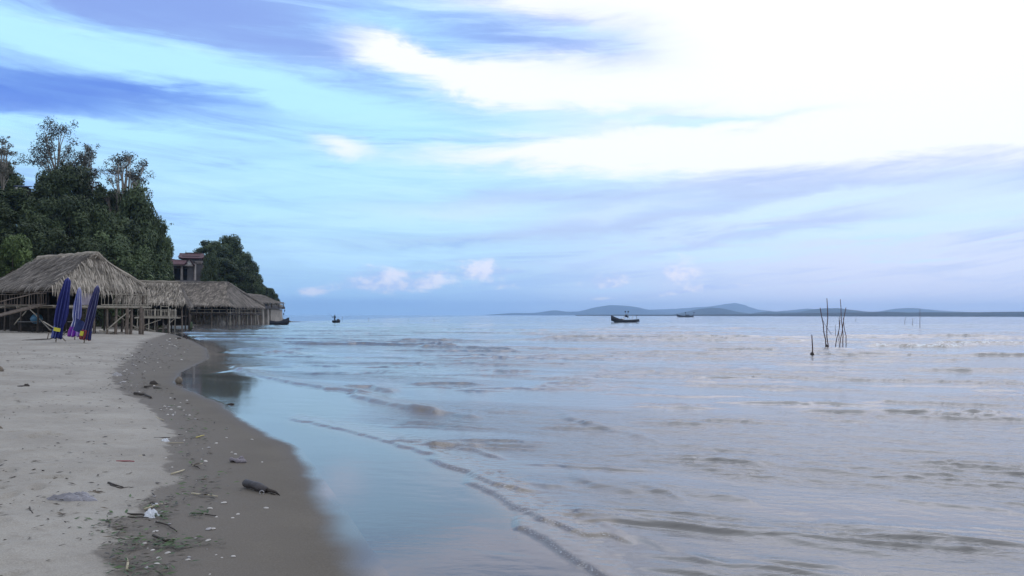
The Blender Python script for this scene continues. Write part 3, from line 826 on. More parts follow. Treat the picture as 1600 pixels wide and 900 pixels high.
# the same wood carries on along the slope to the left
for i in range(24):
    x_, y_ = -59.5 - (i % 8) * 4.6 + random.uniform(-1, 1) - (i // 8) * 4, 82 + (i // 8) * 9 + random.uniform(-2, 2)
    z_ = float(hill_z(x_, y_)); H_ = random.uniform(8, 12) + (i // 8) * 2
    D(800 + F * x_ / y_, 492.3 - (z_ + H_ - CAM_H) * F / y_, y_, random.uniform(7.5, 10) * F / y_, 'dense', i % 5, label=LT, group=GT, barkm='bark')
# the clump on the point, right of the temple
for i, (px, yt, Y, w, lab) in enumerate([
        (330, 378, 172, 54, 'round dark tree close against the right wall of the temple'),
        (362, 371, 178, 50, 'highest tree of the clump right of the temple, with a pointed top'),
        (386, 397, 176, 44, 'dark tree on the right shoulder of the clump beyond the temple'),
        (345, 402, 166, 56, 'dark tree in the front of the clump, above the long roof'),
        (327, 398, 146, 30, 'small dark tree half hiding the right side of the temple'),
        (376, 420, 168, 48, 'dark tree low in the clump, above the end of the long roof ridge'),
        (393, 416, 182, 38, 'slim dark tree stepping down the point towards the sea'),
        (405, 437, 186, 34, 'low dark tree on the point above the roof hip'),
        (418, 448, 190, 30, 'low tree near the tip of the point'),
        (430, 460, 190, 15, 'small bush at the very tip of the point, above the end pavilion')]):
    D(px, yt, Y, w, 'dense', i % 5, label=lab, group='trees on the point', barkm='bark', zbase=(1.2 if px > 390 else None))
# undergrowth along the foot of the slope
def bush(px, ytop, Y, wpx, seed, leafm, label, group):
    top = at(px, ytop, Y); W = wpx / F * Y
    zb = float(hill_z(top.x, Y)) - .1
    h = max(top.z - zb, .9)
    rr = random.Random(seed); mb = MB()
    cl = []
    for i in range(16):
        w = rr.uniform(0, 6.28); k = rr.random() ** .5 * .5
        cl.append((Vector((math.cos(w) * W * k, math.sin(w) * W * k * .7, h * rr.uniform(.15, .82))), (W * .16, W * .14, h * .2)))
    crown_mesh(mb, cl, 130, .24, rr)
    for i in range(5):
        mb.stick((rr.uniform(-.2, .2), rr.uniform(-.2, .2), -.3), (rr.uniform(-.3, .3) * W, rr.uniform(-.2, .2) * W, h * .6), .04, .015, 4, .04)
    o = mb.build('bush', M[leafm]); o.location = (top.x, Y, zb)
    tag(o, label, 'bush', group)
for i, (px, yt, Y, w) in enumerate([(232, 412, 97, 50), (205, 410, 94, 50), (255, 418, 104, 40), (246, 430, 118, 30), (318, 437, 160, 30), (335, 434, 160, 36), (352, 438, 160, 34), (238, 428, 96, 46), (160, 400, 86, 60), (100, 395, 86, 60), (50, 398, 86, 60), (250, 440, 108, 40)]):
    bush(px, yt, Y, w, 60 + i, 'leaf', 'dark bushy undergrowth along the foot of the slope behind the thatched roofs', 'undergrowth behind the roofs')

# ------------------------------------------------------------------ thatch
def thatch_face(mb, A, B, Ct, Dt, rows, per_m, blade, wid, sag=0.06, seed=0, thick=.22, fringe=.55):
    """shaggy roof plane: A-B eave (left, right seen from outside), Dt-Ct ridge (left, right)"""
    rr = random.Random(seed)
    A, B, Ct, Dt = map(Vector, (A, B, Ct, Dt))
    nrm = (B - A).cross(Dt - A)
    if nrm.length < 1e-6: nrm = (B - A).cross(Ct - A)
    nrm.normalize()
    if nrm.z < 0: nrm = -nrm
    G = []
    nr, nc = 9, 17
    for i in range(nr):
        t = i / (nr - 1); row = []
        l = A.lerp(Dt, t); r_ = B.lerp(Ct, t)
        for j in range(nc):
            p = l.lerp(r_, j / (nc - 1)) - nrm * (sag * math.sin(PI * t) * 2) + nrm * rr.uniform(-.03, .03)
            row.append(p)
        G.append(row)
    mb.sheet(G, rnd=.32, both=-nrm * thick)
    def P(u, t):
        return A.lerp(Dt, t).lerp(B.lerp(Ct, t), u) - nrm * (sag * math.sin(PI * t) * 2)
    H = ((Dt + Ct) / 2 - (A + B) / 2).length
    for k in range(rows):
        t = (k + .3) / rows
        W = (P(1, t) - P(0, t)).length
        for i in range(int(W * per_m) + 2):
            u = min(1, max(0, (i + rr.uniform(-.7, .7)) / max(1, W * per_m)))
            tt = min(1, t + rr.uniform(-.5, .5) / rows)
            p = P(u, tt)
            dn = Vector((0, 0, -1)) + nrm * nrm.z; dn.normalize()
            if k == 0: dn = (dn + Vector((0, 0, -.55 - rr.random() * .6))).normalized()
            side = nrm.cross(dn).normalized()
            L = blade * rr.uniform(.6, 1.3) * (fringe / blade if k == 0 else 1)
            dn = (dn + side * rr.gauss(0, .16) + nrm * rr.uniform(0.0, .14)).normalized()
            w = wid * rr.uniform(.5, 1.3)
            up = nrm * rr.uniform(.02, .10)
            q0 = p + up - dn * .1; q1 = p + up + dn * L * .55 + nrm * .03; q2 = p + up + dn * L + nrm * rr.uniform(-.06, .04)
            v = rr.random()
            mb._add([q0 - side * w, q0 + side * w, q1 + side * w * .9, q1 - side * w * .9, q2 + side * w * .25, q2 - side * w * .25], [(0, 1, 2, 3), (3, 2, 4, 5)], v)
def ridge_cap(mb, pts, rad, seed=0, n=7):
    rr = random.Random(seed)
    P_ = []
    for a, b in zip(pts[:-1], pts[1:]):
        a, b = Vector(a), Vector(b)
        m_ = max(2, int((b - a).length / .5))
        P_ += [a.lerp(b, i / m_) + Vector((0, 0, rr.uniform(-.03, .03))) for i in range(m_)]
    P_.append(Vector(pts[-1]))
    mb.tube(P_, [rad * rr.uniform(.85, 1.15) for _ in P_], n, rnd=.45)
    for p, q_ in zip(P_[:-1], P_[1:]):
        for s in range(14):
            d = Vector((rr.gauss(0, 1), rr.gauss(0, 1), rr.uniform(-.9, -.1))).normalized()
            a = p.lerp(q_, rr.random()) + d * rad * .5
            e = a + d * rad * rr.uniform(1.2, 2.6); s_ = d.orthogonal().normalized() * .03
            mb._add([a - s_, a + s_, e + s_ * .4, e - s_ * .4], [(0, 1, 2, 3)], rr.random())
def railing(mb, a, b, h, n, low=.06, r=.032, cross=False):
    a, b = Vector(a), Vector(b); up = Vector((0, 0, h))
    mb.stick(a + up, b + up, r, r, 6, .004)
    mb.stick(a + Vector((0, 0, low)), b + Vector((0, 0, low)), r * .9, r * .9, 6, .004)
    for i in range(n + 1):
        p = a.lerp(b, i / n) + (b - a) * random.uniform(-.008, .008)
        mb.stick(p + Vector((0, 0, low)), p + up * (1.0) + (b - a).normalized() * random.uniform(-.03, .03), r * .62, None, 5, .01)

# ------------------------------------------------------------------ first hut
def hut_one():
    A0 = at(85, 452, 60.0)                            # near corner of the eave
    rz = R(53)
    ux = Vector((math.cos(rz), math.sin(rz), 0)); uy = Vector((-math.sin(rz), math.cos(rz), 0))
    w = 6.35; hw = w / 2
    o = Vector((A0.x, A0.y, 0)) + ux * hw
    g = 0.34
    root = empty('thatched_hut', (o.x, o.y, 0), rz, 'nearest and largest thatched hut, on stilts over the sand behind the folded umbrellas', 'hut')
    ez, rz_ = 3.42, 5.95
    s1, L = 1.0, 8.2; y2 = s1 + L + 2.4
    e = .35
    roof = MB()
    Lf, Rf, Lb, Rb = Vector((-hw - e, -e, ez)), Vector((hw + e, -e, ez - .1)), Vector((-hw - e, y2, ez)), Vector((hw + e, y2, ez))
    T1, T2 = Vector((0, s1, rz_)), Vector((0, s1 + L, rz_ - .05))
    q1 = Vector((-.45, s1 - .15, rz_ - .40)); q2 = Vector((.45, s1 - .15, rz_ - .40))
    thatch_face(roof, Lf, Rf, q2, q1, 15, 13, .62, .038, .05, 1, fringe=.62)
    thatch_face(roof, q1, q2, T1 + Vector((.06, -.35, -.02)), T1 + Vector((-.06, -.35, -.02)), 3, 13, .45, .03, 0, 7, thick=.1, fringe=.4)
    rf = roof.build('roof', M['thatch'], root)
    side = MB()
    thatch_face(side, Lb, Lf, T1, T2, 13, 8, .75, .05, .08, 2, fringe=.5)
    thatch_face(side, Rf, Rb, T2, T1, 12, 7, .75, .055, .05, 3, fringe=.5)
    thatch_face(side, Rb, Lb, T2, T2, 9, 6, .7, .055, .05, 4, fringe=.4)
    side.build('side_thatch', M['thatch_old'], rf)
    cap = MB(); ridge_cap(cap, [T1 + Vector((0, -.5, -.06)), T2], .18, 5); ridge_cap(cap, [T1 + Vector((0, -.45, -.06)), Vector((.9, s1 - .1, rz_ - .65)), Rf + Vector((-.35, .3, .42))], .17, 6)
    cap.build('ridge_cap', M['thatch'], rf)
    dz = 2.22
    dk = MB()
    n = 26
    for i in range(n):
        x = -hw + (i + .5) * w / n
        dk.box((x, 4.6, dz - .03), (w / n * .9, 10.4, .05), rnd=random.random())
    dk.stick((-hw - .1, -.55, dz - .12), (hw + .35, -.55, dz - .12), .075, .07, 7)
    dk.stick((-hw - .1, -.1, dz - .12), (hw + .6, -.1, dz - .12), .06, .06, 7)
    for yy in (2.5, 5, 7.5, 9.6): dk.stick((-hw - .2, yy, dz - .13), (hw + .2, yy, dz - .13), .07, .07, 7)
    dk.build('deck', M['pale_wood'], root)
    for x in (-hw + .1, -1.1, 1.0, hw - .15):
        for y in (-.35, 2.5, 5.0, 7.5, 9.6):
            pb = MB(); thick = .10 if y < 0 else .075
            zt = ez - .1 + (0 if abs(x) > 2 else 1.2 if y > 0 else .0)
            pb.stick((x, y, -.3), (x + random.uniform(-.06, .06), y + random.uniform(-.05, .05), zt), thick * 1.1, thick * .8, 7, .006)
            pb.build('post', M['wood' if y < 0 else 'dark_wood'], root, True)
    for x, y, r_ in ((1.75, -.5, .14), (2.2, -.3, .11), (2.75, -.6, .13), (.4, -.3, .08), (-.6, -.4, .07)):
        pb = MB(); pb.stick((x, y, -.3), (x + random.uniform(-.05, .05), y, dz - .05), r_, r_ * .85, 7, .008); pb.build('pile', M['wood'], root, True)
    for a, b in (((.3, -.45, .5), (2.0, -.5, 1.9)), ((3.0, -.2, .4), (1.3, .2, 1.6)), ((3.3, 0, 1.2), (4.1, 1.5, .4)), ((.8, 0, .25), (2.6, .3, .3)), ((-.2, -.4, .45), (1.2, -.2, .3)), ((-2.9, 1.0, .5), (-2.9, 4.0, 1.9)), ((-3.0, 6.8, .5), (-3.0, 4.4, 1.8))):
        bb = MB(); bb.stick(a, b, .05, .04, 6, .01); bb.build('brace', M['pale_wood'], root, True)
    ra = MB(); railing(ra, (-.2, -.55, dz), (hw + .1, -.55, dz), .80, 13); ra.stick((hw + .1, -.55, dz - .1), (hw + .1, -.55, dz + 1.05), .045, .04, 6); ra.build('railing', M['pale_wood'], root)
    ra = MB(); railing(ra, (hw + .1, -.5, dz), (hw + .1, 4.0, dz), .80, 14); ra.build('railing', M['wood'], root)
    # ramp and rails down the landward side
    rp = MB()
    rp.sheet([[(-hw - .3, 1.0, dz - .02), (-hw - .3, 2.4, dz - .02)], [(-hw - 3.6, 2.6, 1.15), (-hw - 3.6, 4.0, 1.15)], [(-hw - 6.0, 4.2, .45), (-hw - 6.0, 5.6, .45)]], both=(0, 0, -.08))
    rp.build('ramp', M['wood'], root)
    ra = MB()
    railing(ra, (-hw - .1, .9, dz), (-hw - .1, 8.5, dz), .8, 18, r=.03)
    ra.build('railing', M['wood'], root)
    ra = MB(); railing(ra, (-hw - .4, .95, dz), (-hw - 3.6, 2.55, 1.2), .9, 5, r=.035); railing(ra, (-hw - 3.6, 2.55, 1.2), (-hw - 6, 4.15, .5), .9, 4, r=.035); ra.build('railing', M['wood'], root)
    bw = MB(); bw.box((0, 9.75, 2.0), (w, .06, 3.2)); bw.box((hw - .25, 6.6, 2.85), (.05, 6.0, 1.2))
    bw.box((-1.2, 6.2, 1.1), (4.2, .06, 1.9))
    bw.build('dark_backing', M['dark_panel'], root)  # panels added so the hut's interior stays dark
    cu = MB(); rows = []
    for z in (dz + .02, dz + .4, dz + .85): rows.append([(-1.75 + i * .11, -.42 + .035 * math.sin(i * 1.7), z) for i in range(13)])
    cu.sheet(rows, both=(0, .012, 0)); cu.build('curtain', M['lilac_cloth'], root)
    # a lintel beam under the front eave
    bm = MB(); bm.stick((-hw, -.35, ez - .3), (hw, -.35, ez - .35), .07, .06, 7); bm.stick((-hw + .1, -.3, ez - .28), (-hw + .1, y2 - .6, ez - .2), .06, .06, 7); bm.build('beam', M['wood'], root, True)
    return root, ux, uy, o
M['lilac_cloth'] = simple('faded_lilac_cloth', (0.34, 0.30, 0.35), .9, .2, 2)
HUT1 = hut_one()

# ------------------------------------------------------------------ second hut, between the first and the long one
def hut_two():
    c = at(246, 490, 89)
    root = empty('thatched_hut', (c.x, 89, 0), R(14), 'small thatched hut squeezed between the nearest hut and the long pavilion', 'hut')
    hw = 2.6; ez, rz_ = 2.75, 5.0
    e = .2
    Lf, Rf, Lb, Rb = Vector((-hw - 1.6, -.3, ez)), Vector((hw, -.3, ez - .05)), Vector((-hw - 1.6, 6.6, ez)), Vector((hw, 6.6, ez))
    T1, T2 = Vector((-hw - 1.0, 3.2, rz_)), Vector((hw - .9, 3.2, rz_ - .05))
    roof = MB()
    thatch_face(roof, Lf, Rf, T2, T1, 12, 9, .85, .05, .08, 11, fringe=.6)
    rf = roof.build('roof', M['thatch'], root)
    s = MB()
    thatch_face(s, Rf, Rb, T2, T2, 9, 8, .8, .05, .05, 12, fringe=.7)
    thatch_face(s, Rb, Lb, T1, T2, 8, 5, .8, .06, .05, 13); s.build('side_thatch', M['thatch_old'], rf)
    cp = MB(); ridge_cap(cp, [T1, T2], .14, 14); cp.build('ridge_cap', M['thatch'], rf)
    for x in (-hw - .6, -.8, 1.0, hw - .25):
        for y in (.1, 3.0, 6.0):
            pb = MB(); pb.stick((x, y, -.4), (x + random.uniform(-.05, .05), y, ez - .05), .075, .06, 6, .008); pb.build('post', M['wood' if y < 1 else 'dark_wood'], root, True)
    dk = MB()
    for i in range(18): dk.box((-hw - .8 + i * .32, 3.2, 1.42), (.28, 6.4, .05), rnd=random.random())
    dk.build('deck', M['wood'], root)
    bw = MB(); bw.box((-.4, 6.3, 1.7), (5.4, .06, 2.6)); bw.build('dark_backing', M['dark_panel'], root)
    return root
hut_two()

# ------------------------------------------------------------------ railed bamboo platform before it
def platform():
    a = at(213, 517, 84.0); b = at(268, 517, 84.5)
    L = b.x - a.x
    root = empty('bamboo_platform', (a.x, 84, 0), R(8), 'bamboo platform with a pale railing standing at the water edge right of the nearest hut', 'platform')
    dz = 1.36
    dk = MB()
    for i in range(12): dk.box((L / 2, .1 + i * .2, dz - .03), (L + .2, .17, .05), rnd=random.random())
    dk.stick((-.2, 0, dz - .1), (L + .75, -.02, dz - .12), .06, .05, 6); dk.stick((-.1, 2.2, dz - .1), (L + .4, 2.2, dz - .1), .055, .05, 6)
    dk.build('deck', M['pale_wood'], root)
    for x in (.05, 1.1, L - .15):
        for y in (.05, 2.2):
            p = MB(); p.stick((x, y, -.6), (x + .03, y, 2.15 if x > 1.5 or y > 1 else dz), .06, .05, 6, .01); p.build('post', M['pale_wood'], root, True)
    for x, h in ((.5, dz), (1.65, dz), (2.2, dz), (2.7, dz)):
        p = MB(); p.stick((x, .9, -.6), (x, .9, h), .055, .05, 6, .01); p.build('pile', M['wood'], root, True)
    ra = MB(); railing(ra, (.1, .02, dz), (L - .1, .02, dz), .66, 16, r=.035); ra.build('railing', M['pale_wood'], root)
    ra = MB(); railing(ra, (.1, 2.2, dz), (L - .1, 2.2, dz), .66, 9, r=.03); railing(ra, (L, .1, dz), (L, 2.1, dz), .66, 5, r=.03); ra.build('railing', M['pale_wood'], root)
    fr = MB(); fr.stick((1.9, 1.2, 1.9), (2.5, 1.2, 1.9), .03); fr.stick((1.9, 1.2, 1.4), (1.9, 1.2, 2.5), .035); fr.stick((2.6, 1.2, 1.4), (2.6, 1.2, 2.5), .035); fr.stick((1.9, 1.2, 2.35), (2.6, 1.2, 2.35), .03); fr.build('frame', M['pale_wood'], root)
    for p0, p1 in (((-.3, .0, .15), (2.2, .1, 1.1)), ((.9, 0, .25), (1.9, -.1, -.05)), ((-.4, -.1, 1.9), (-1.1, .1, .3)), ((L - .1, 0, .8), (L + .35, .2, 1.25))):
        b_ = MB(); b_.stick(p0, p1, .05, .04, 6, .01); b_.build('brace', M['pale_wood'], root, True)
platform()

# ------------------------------------------------------------------ long pavilion over the water
def pavilion():
    bx, by = -43.1, 135.0
    root = empty('thatched_pavilion', (bx, by, 0), 0, 'long thatched pavilion on many thin stilts standing over the water', 'pavilion')
    ez, rz_ = 2.98, 6.78
    L, Dp = 14.5, 19.0
    Lf, Rf, Rb, Lb = Vector((-L, 0, ez)), Vector((.1, 0, ez)), Vector((.1, Dp, ez)), Vector((-L, Dp, ez))
    T1, T2 = Vector((-L, 9.3, rz_)), Vector((-3.3, 9.3, rz_))
    roof = MB(); thatch_face(roof, Lf, Rf, T2, T1, 17, 6.5, 1.0, .075, .10, 21, fringe=.55); rf = roof.build('roof', M['thatch_long'], root)
    s = MB(); thatch_face(s, Rf, Rb, T2 + Vector((0, .02, 0)), T2, 16, 6, 1.0, .08, .06, 22, fringe=.5); s.build('hip_thatch', M['thatch_old'], rf)
    s = MB(); thatch_face(s, Rb, Lb, T1, T2, 10, 3, 1.1, .10, .06, 23); s.build('rear_thatch', M['thatch_old'], rf)
    cp = MB(); ridge_cap(cp, [T1, T2], .17, 24); ridge_cap(cp, [T2, Rb + Vector((-.1, -.3, .25))], .24, 25); cp.build('ridge_cap', M['thatch_old'], rf)
    dz = 1.85
    dk = MB()
    dk.box((-L / 2 - .2, 9.5, dz - .08), (L - .6, 18.2, .12), rnd=.4)
    dk.stick((-L, .25, dz - .2), (-.2, .25, dz - .2), .09, .09, 6); dk.stick((-.25, .2, dz - .2), (-.25, 18.6, dz - .2), .09, .09, 6)
    dk.build('deck', M['dark_wood'], root)
    rr = random.Random(5)
    xs = [-13.6, -12.2, -10.9, -9.6, -8.3, -7.0, -6.2, -5.0, -3.9, -2.7, -1.6, -.35]
    for i, x in enumerate(xs):
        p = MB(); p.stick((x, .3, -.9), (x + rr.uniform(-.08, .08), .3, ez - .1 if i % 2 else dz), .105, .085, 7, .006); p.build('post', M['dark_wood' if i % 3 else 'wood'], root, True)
    for i in range(12):
        y = 1.8 + i * 1.5
        p = MB(); p.stick((-.35, y, -.9), (-.35 + rr.uniform(-.06, .06), y, ez - .1), .10, .085, 7, .006); p.build('post', M['wood' if i % 3 else 'pale_wood'], root, True)
    for x in (-12.5, -10, -7.6, -5.4, -3, -1.8):
        for y in (4.5, 9.5):
            p = MB(); p.stick((x + rr.uniform(-.4, .4), y, -.9), (x, y, dz), .10, .09, 6, .008); p.build('post', M['dark_wood'], root, True)
    ra = MB(); railing(ra, (-6, .3, dz), (-.35, .3, dz), .5, 5, r=.045); ra.build('railing', M['pale_wood'], root)
    ra = MB(); railing(ra, (-.3, .4, dz), (-.3, 18.4, dz), .5, 14, r=.045); ra.build('railing', M['pale_wood'], root)
    for c_, s_ in (((-9.8, 1.2, 2.35), (8.6, .05, 1.1)), ((-5.0, 2.5, 2.4), (4.0, .05, 1.0)), ((-7.4, 17.6, 2.4), (14, .06, 1.2))):
        w = MB(); w.box(c_, s_); w.build('interior_shade', M['dark_panel'], root)  # dark sheets stand in for the shade inside the pavilion
    for i, x in enumerate((-8.05, -6.9, -4.9)):
        s = MB(); s.box((x, 1.05, 2.62), (.42, .06, .26)); s.build('white_crate', M['white_paint'], root)
    return root
M['white_paint'] = simple('dull_white_paint', (0.62, 0.60, 0.58), .7, .2, 3)
pavilion()

def rough_wall(name, pts, h, th, mat, label, cat, seed):
    """irregular stone wall along a polyline"""
    mb = MB(); rr = random.Random(seed)
    for a, b in zip(pts[:-1], pts[1:]):
        a, b = Vector((*a, 0)), Vector((*b, 0)); d = (b - a).normalized(); n = Vector((d.y, -d.x, 0))
        m = max(3, int((b - a).length / .35))
        rows = []
        for k in range(9):
            z = -1.0 + (h + 1.0) * k / 8
            rows.append([a.lerp(b, i / m) + n * (rr.uniform(-.10, .10) - .12 * k / 8) + Vector((0, 0, z + (rr.uniform(-.06, .06) if 0 < k else 0))) for i in range(m + 1)])
        mb.sheet(rows, both=-n * th)
    o = mb.build(name, mat); return tag(o, label, cat)
rough_wall('stone_wall', [(-62, 138.4), (-46.3, 138)], 1.72, .8, M['stone'], 'pale rubble stone wall behind the stilts of the long pavilion', 'wall', 3)
rough_wall('stone_wall', [(-45.7, 138.2), (-45.4, 152)], 1.70, .8, M['stone'], 'rubble stone wall running seawards under the end of the pavilion', 'wall', 4)

# ------------------------------------------------------------------ concrete terrace at the tip
def terrace():
    root = empty('concrete_terrace', (-44.6, 150, 0), 0, 'concrete terrace on tapering pillars at the tip of the point', 'terrace')
    for i, y in enumerate((2.2, 5.6, 9.0, 12.2)):
        p = MB(); p.box((-.4, y, 1.0), (1.1, 1.25, 3.6), taper=.78); p.build('pillar', M['concrete'], root)
    b = MB(); b.box((-1.9, 18.2, .85), (4.0, 8.6, 3.5), taper=.95); b.build('end_block', M['concrete'], root)
    s = MB(); s.box((-1.9, 11.6, 2.83), (4.6, 22.4, .32)); s.box((.28, 11.6, 3.05), (.25, 22.2, .2)); s.build('slab', M['grey_plaster'], root)
    w = MB()
    w.box((.2, 16.5, 3.35), (.16, 9.0, .42)); w.box((-1.9, 22.2, 3.35), (4, .16, .42)); w.build('parapet', M['concrete'], root)
    for y in (3, 8, 13, 18, 21.5):
        p = MB(); p.stick((.5, y, 2.9), (.4, y, 4.0), .09, .09, 6); p.build('post', M['wood'], root, True)
    rf = MB()
    ez, rz_ = 3.85, 5.35
    thatch_face(rf, (.9, -.5, ez - .1), (.9, 19.6, ez), (-2.6, 17.5, rz_), (-2.6, 2, rz_), 10, 4, .9, .08, .08, 31, fringe=.5)
    thatch_face(rf, (-6, -.5, ez - .1), (.9, -.5, ez - .1), (-2.6, 2, rz_), (-2.6, 2, rz_), 7, 4, .9, .08, .05, 32, fringe=.5)
    rf.build('roof', M['thatch_old'], root)
    ws = MB(); ws.box((-2.5, 11, 3.6), (.1, 20, 1.3)); ws.build('dark_backing', M['void'], root)
    for y in (10.5, 14.5, 17.5):
        c = MB(); c.box((-.4, y, 3.6), (.06, .9, .5)); c.build('white_panel', M['white_paint'], root)
    return root
terrace()

# ------------------------------------------------------------------ temple on the slope
def temple():
    c = at(286, 440, 150)
    gz = float(hill_z(c.x, 150)) - .3
    z0 = c.z - .6
    root = empty('temple', (c.x, 150, z0), R(19), 'small old temple with maroon roofs and pale columns above the long pavilion', 'temple')
    m = F / 150.0
    def px(v): return (v - 286) / m
    H = lambda y: (440 - y) / m + .6
    b = MB(); b.box((px(292), 3.2, H(428)), (px(308) - px(262), 4.2, H(405) + .6)); b.build('wall', M['grey_plaster'], root)
    p = MB(); p.box((px(283), 1.4, -1.2), (6.2, 5.4, 4.0)); p.build('plinth', M['grey_plaster'], root)
    for x in (261, 270.5, 284, 303.5):
        cb = MB(); cb.tube([(px(x), -.6, .5), (px(x), -.6, H(412))], [.20, .16], 8); cb.box((px(x), -.6, H(412.5)), (.46, .46, .14)); cb.box((px(x), -.6, .72), (.5, .5, .2)); cb.build('column', M['plaster'], root, False)
    d = MB(); d.box((px(266), 1.06, 1.7), (.9, .08, 2.2)); d.build('door', M['maroon'], root)
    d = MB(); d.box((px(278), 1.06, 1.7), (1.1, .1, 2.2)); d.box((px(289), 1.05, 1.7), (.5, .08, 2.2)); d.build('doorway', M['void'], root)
    w = MB(); w.box((px(297), -.45, 1.9), (1.0, .2, 2.9)); w.build('front_wall', M['grey_plaster'], root)
    def gable(mb, x0, x1, y0, y1, ze, zr, axis, over=.25, th=.12):
        """double-pitched roof; the ridge runs along axis"""
        if axis == 'x':
            ym = (y0 + y1) / 2
            for (ya, s) in ((y0 - over, 1), (y1 + over, -1)):
                rows = []
                for k in range(7):
                    t = k / 6; y = ya + (ym - ya) * t; z = ze + (zr - ze) * (t ** 1.25)
                    rows.append([(x0 - over - .25 * (1 - t), y, z + .16 * (1 - t) * (1 - t)), (x0, y, z), ((x0 + x1) / 2, y, z), (x1, y, z), (x1 + over + .25 * (1 - t), y, z + .16 * (1 - t) * (1 - t))])
                mb.sheet(rows, both=(0, 0, -th))
        else:
            xm = (x0 + x1) / 2
            for xa in (x0 - over, x1 + over):
                rows = []
                for k in range(7):
                    t = k / 6; x = xa + (xm - xa) * t; z = ze + (zr - ze) * (t ** 1.2)
                    rows.append([(x, y0 - over, z), (x, y1, z)])
                mb.sheet(rows, both=(0, 0, -th))
    # porch roof, low and wide
    r1 = MB(); gable(r1, px(260), px(288), -1.0, 1.6, H(413), H(406.5), 'x'); ro = r1.build('roof', M['maroon'], root)
    f = MB(); f.box((px(275), -1.02, H(412.5) - .2), (3.2, .12, .22)); f.build('fascia', M['plaster'], ro)
    # small gabled bay to the right of the porch
    r2 = MB(); gable(r2, px(288.5), px(301), -1.3, 2.0, H(414.5), H(404), 'y'); ro = r2.build('roof', M['maroon'], root)
    t = MB(); t._add([(px(289.5), -1.22, H(414)), (px(300), -1.22, H(414)), (px(294.7), -1.22, H(406)), (px(289.5), -1.0, H(414)), (px(300), -1.0, H(414)), (px(294.7), -1.0, H(406))], [(0, 1, 2), (5, 4, 3), (0, 3, 4, 1), (1, 4, 5, 2), (2, 5, 3, 0)]); t.build('gable_panel', M['white_paint'], ro)
    f = MB(); f.box((px(295), -1.25, H(415.3)), (1.25, .14, .2)); f.build('fascia', M['plaster'], ro)
    # upper storey with its own roof
    b = MB(); b.box((px(297), 3.0, H(406)), (px(310) - px(284), 2.8, 1.6)); b.build('upper_wall', M['grey_plaster'], root)
    r3 = MB(); gable(r3, px(284), px(312), 1.2, 4.8, H(402), H(393.5), 'x', .45); ro = r3.build('roof', M['maroon'], root)
    k = MB(); k.tube([(px(288), 3.0, H(393.4)), (px(312), 3.0, H(393.4))], .12, 6); k.box((px(302), 3.0, H(392.4)), (.25, .15, .22)); k.box((px(289), 3, H(393) + .18), (.1, .1, .5), taper=.3); k.build('ridge_tiles', M['dark_wood'], ro)
    t = MB(); t._add([(px(311.5), 1.4, H(402)), (px(311.5), 4.6, H(402)), (px(311.5), 3.0, H(395)), (px(312.2), 1.4, H(402)), (px(312.2), 4.6, H(402)), (px(312.2), 3.0, H(395))], [(2, 1, 0), (3, 4, 5), (0, 1, 4, 3), (1, 2, 5, 4), (2, 0, 3, 5)]); t.build('gable_panel', M['white_paint'], ro)
    e = MB(); e.box((px(309), 1.2, H(408.5)), (1.3, 1.2, .14)); e.box((px(309.5), 1.1, H(410.5)), (.9, .3, .24)); e.build('side_eave', M['plaster'], root)
    pi = MB(); pi.box((px(259.5), -.6, H(407.5)), (.25, .25, .5)); pi.build('finial', M['white_paint'], root)
    return root
temple()
# blue roofed shelter glimpsed among the trees
sh = at(36, 300, 101); rt = empty('shelter', (sh.x, 101, sh.z), R(20), 'small dark blue shelter showing in a gap between the trees at upper left', 'shelter')
mb = MB(); mb.sheet([[(-.8, -1, .55), (.8, -1, .55)], [(-.8, 1, .85), (.8, 1, .85)]], both=(0, 0, -.1)); mb.build('roof', simple('dark_blue_tin', (.03, .045, .11), .5), rt)
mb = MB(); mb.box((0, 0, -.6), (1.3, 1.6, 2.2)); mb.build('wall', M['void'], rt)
mb = MB(); mb.box((-.55, -.95, .25), (.3, .1, .26)); mb.build('white_panel', M['white_paint'], rt)

# ------------------------------------------------------------------ finding the sand under a photo point
def ground(px, py):
    z = 0.1
    for _ in range(12):
        p = on(px, py, z); z = float(beach_z(p.x, p.y))
    return Vector((p.x, p.y, z))
def mpp(p): return p.y / F                                     # metres per photo pixel there

# ------------------------------------------------------------------ folded beach umbrellas
def cloth(name, cols, rough=.8):
    """cloth in vertical stripes: the stripe index rides on the face attribute"""
    m, q, b = material(name)
    a = q.node('ShaderNodeAttribute', attribute_name='rnd').outputs['Fac']
    r = q.ramp(a, [(i / len(cols), c) for i, c in enumerate(cols)])
    r.node.color_ramp.interpolation = 'CONSTANT'
    n = q.lin(q.noise(q.node('ShaderNodeTexCoord').outputs['Object'], 5, 4), .3, .7, .85, 1.15)
    q.l.new(q.mix(1.0, r, q.xyz(n, n, n), 'MULTIPLY'), b.inputs['Base Color'])
    b.inputs['Roughness'].default_value = rough; b.inputs['Specular IOR Level'].default_value = .2
    return m
M['blue_cloth'] = cloth('deep_blue_cloth', [(0.020, 0.024, 0.135), (0.016, 0.019, 0.105), (0.026, 0.030, 0.16), (0.06, 0.07, 0.23)])
M['striped_cloth'] = cloth('blue_white_cloth', [(0.08, 0.10, 0.32), (0.46, 0.47, 0.60), (0.13, 0.14, 0.34), (0.55, 0.55, 0.66)])
M['navy_cloth'] = cloth('navy_striped_cloth', [(0.038, 0.036, 0.12), (0.05, 0.05, 0.14), (0.03, 0.032, 0.10), (0.14, 0.14, 0.24)])
M['purple_cloth'] = cloth('purple_cloth', [(0.16, 0.03, 0.36), (0.11, 0.02, 0.27), (0.34, 0.25, 0.52), (0.20, 0.04, 0.30)])
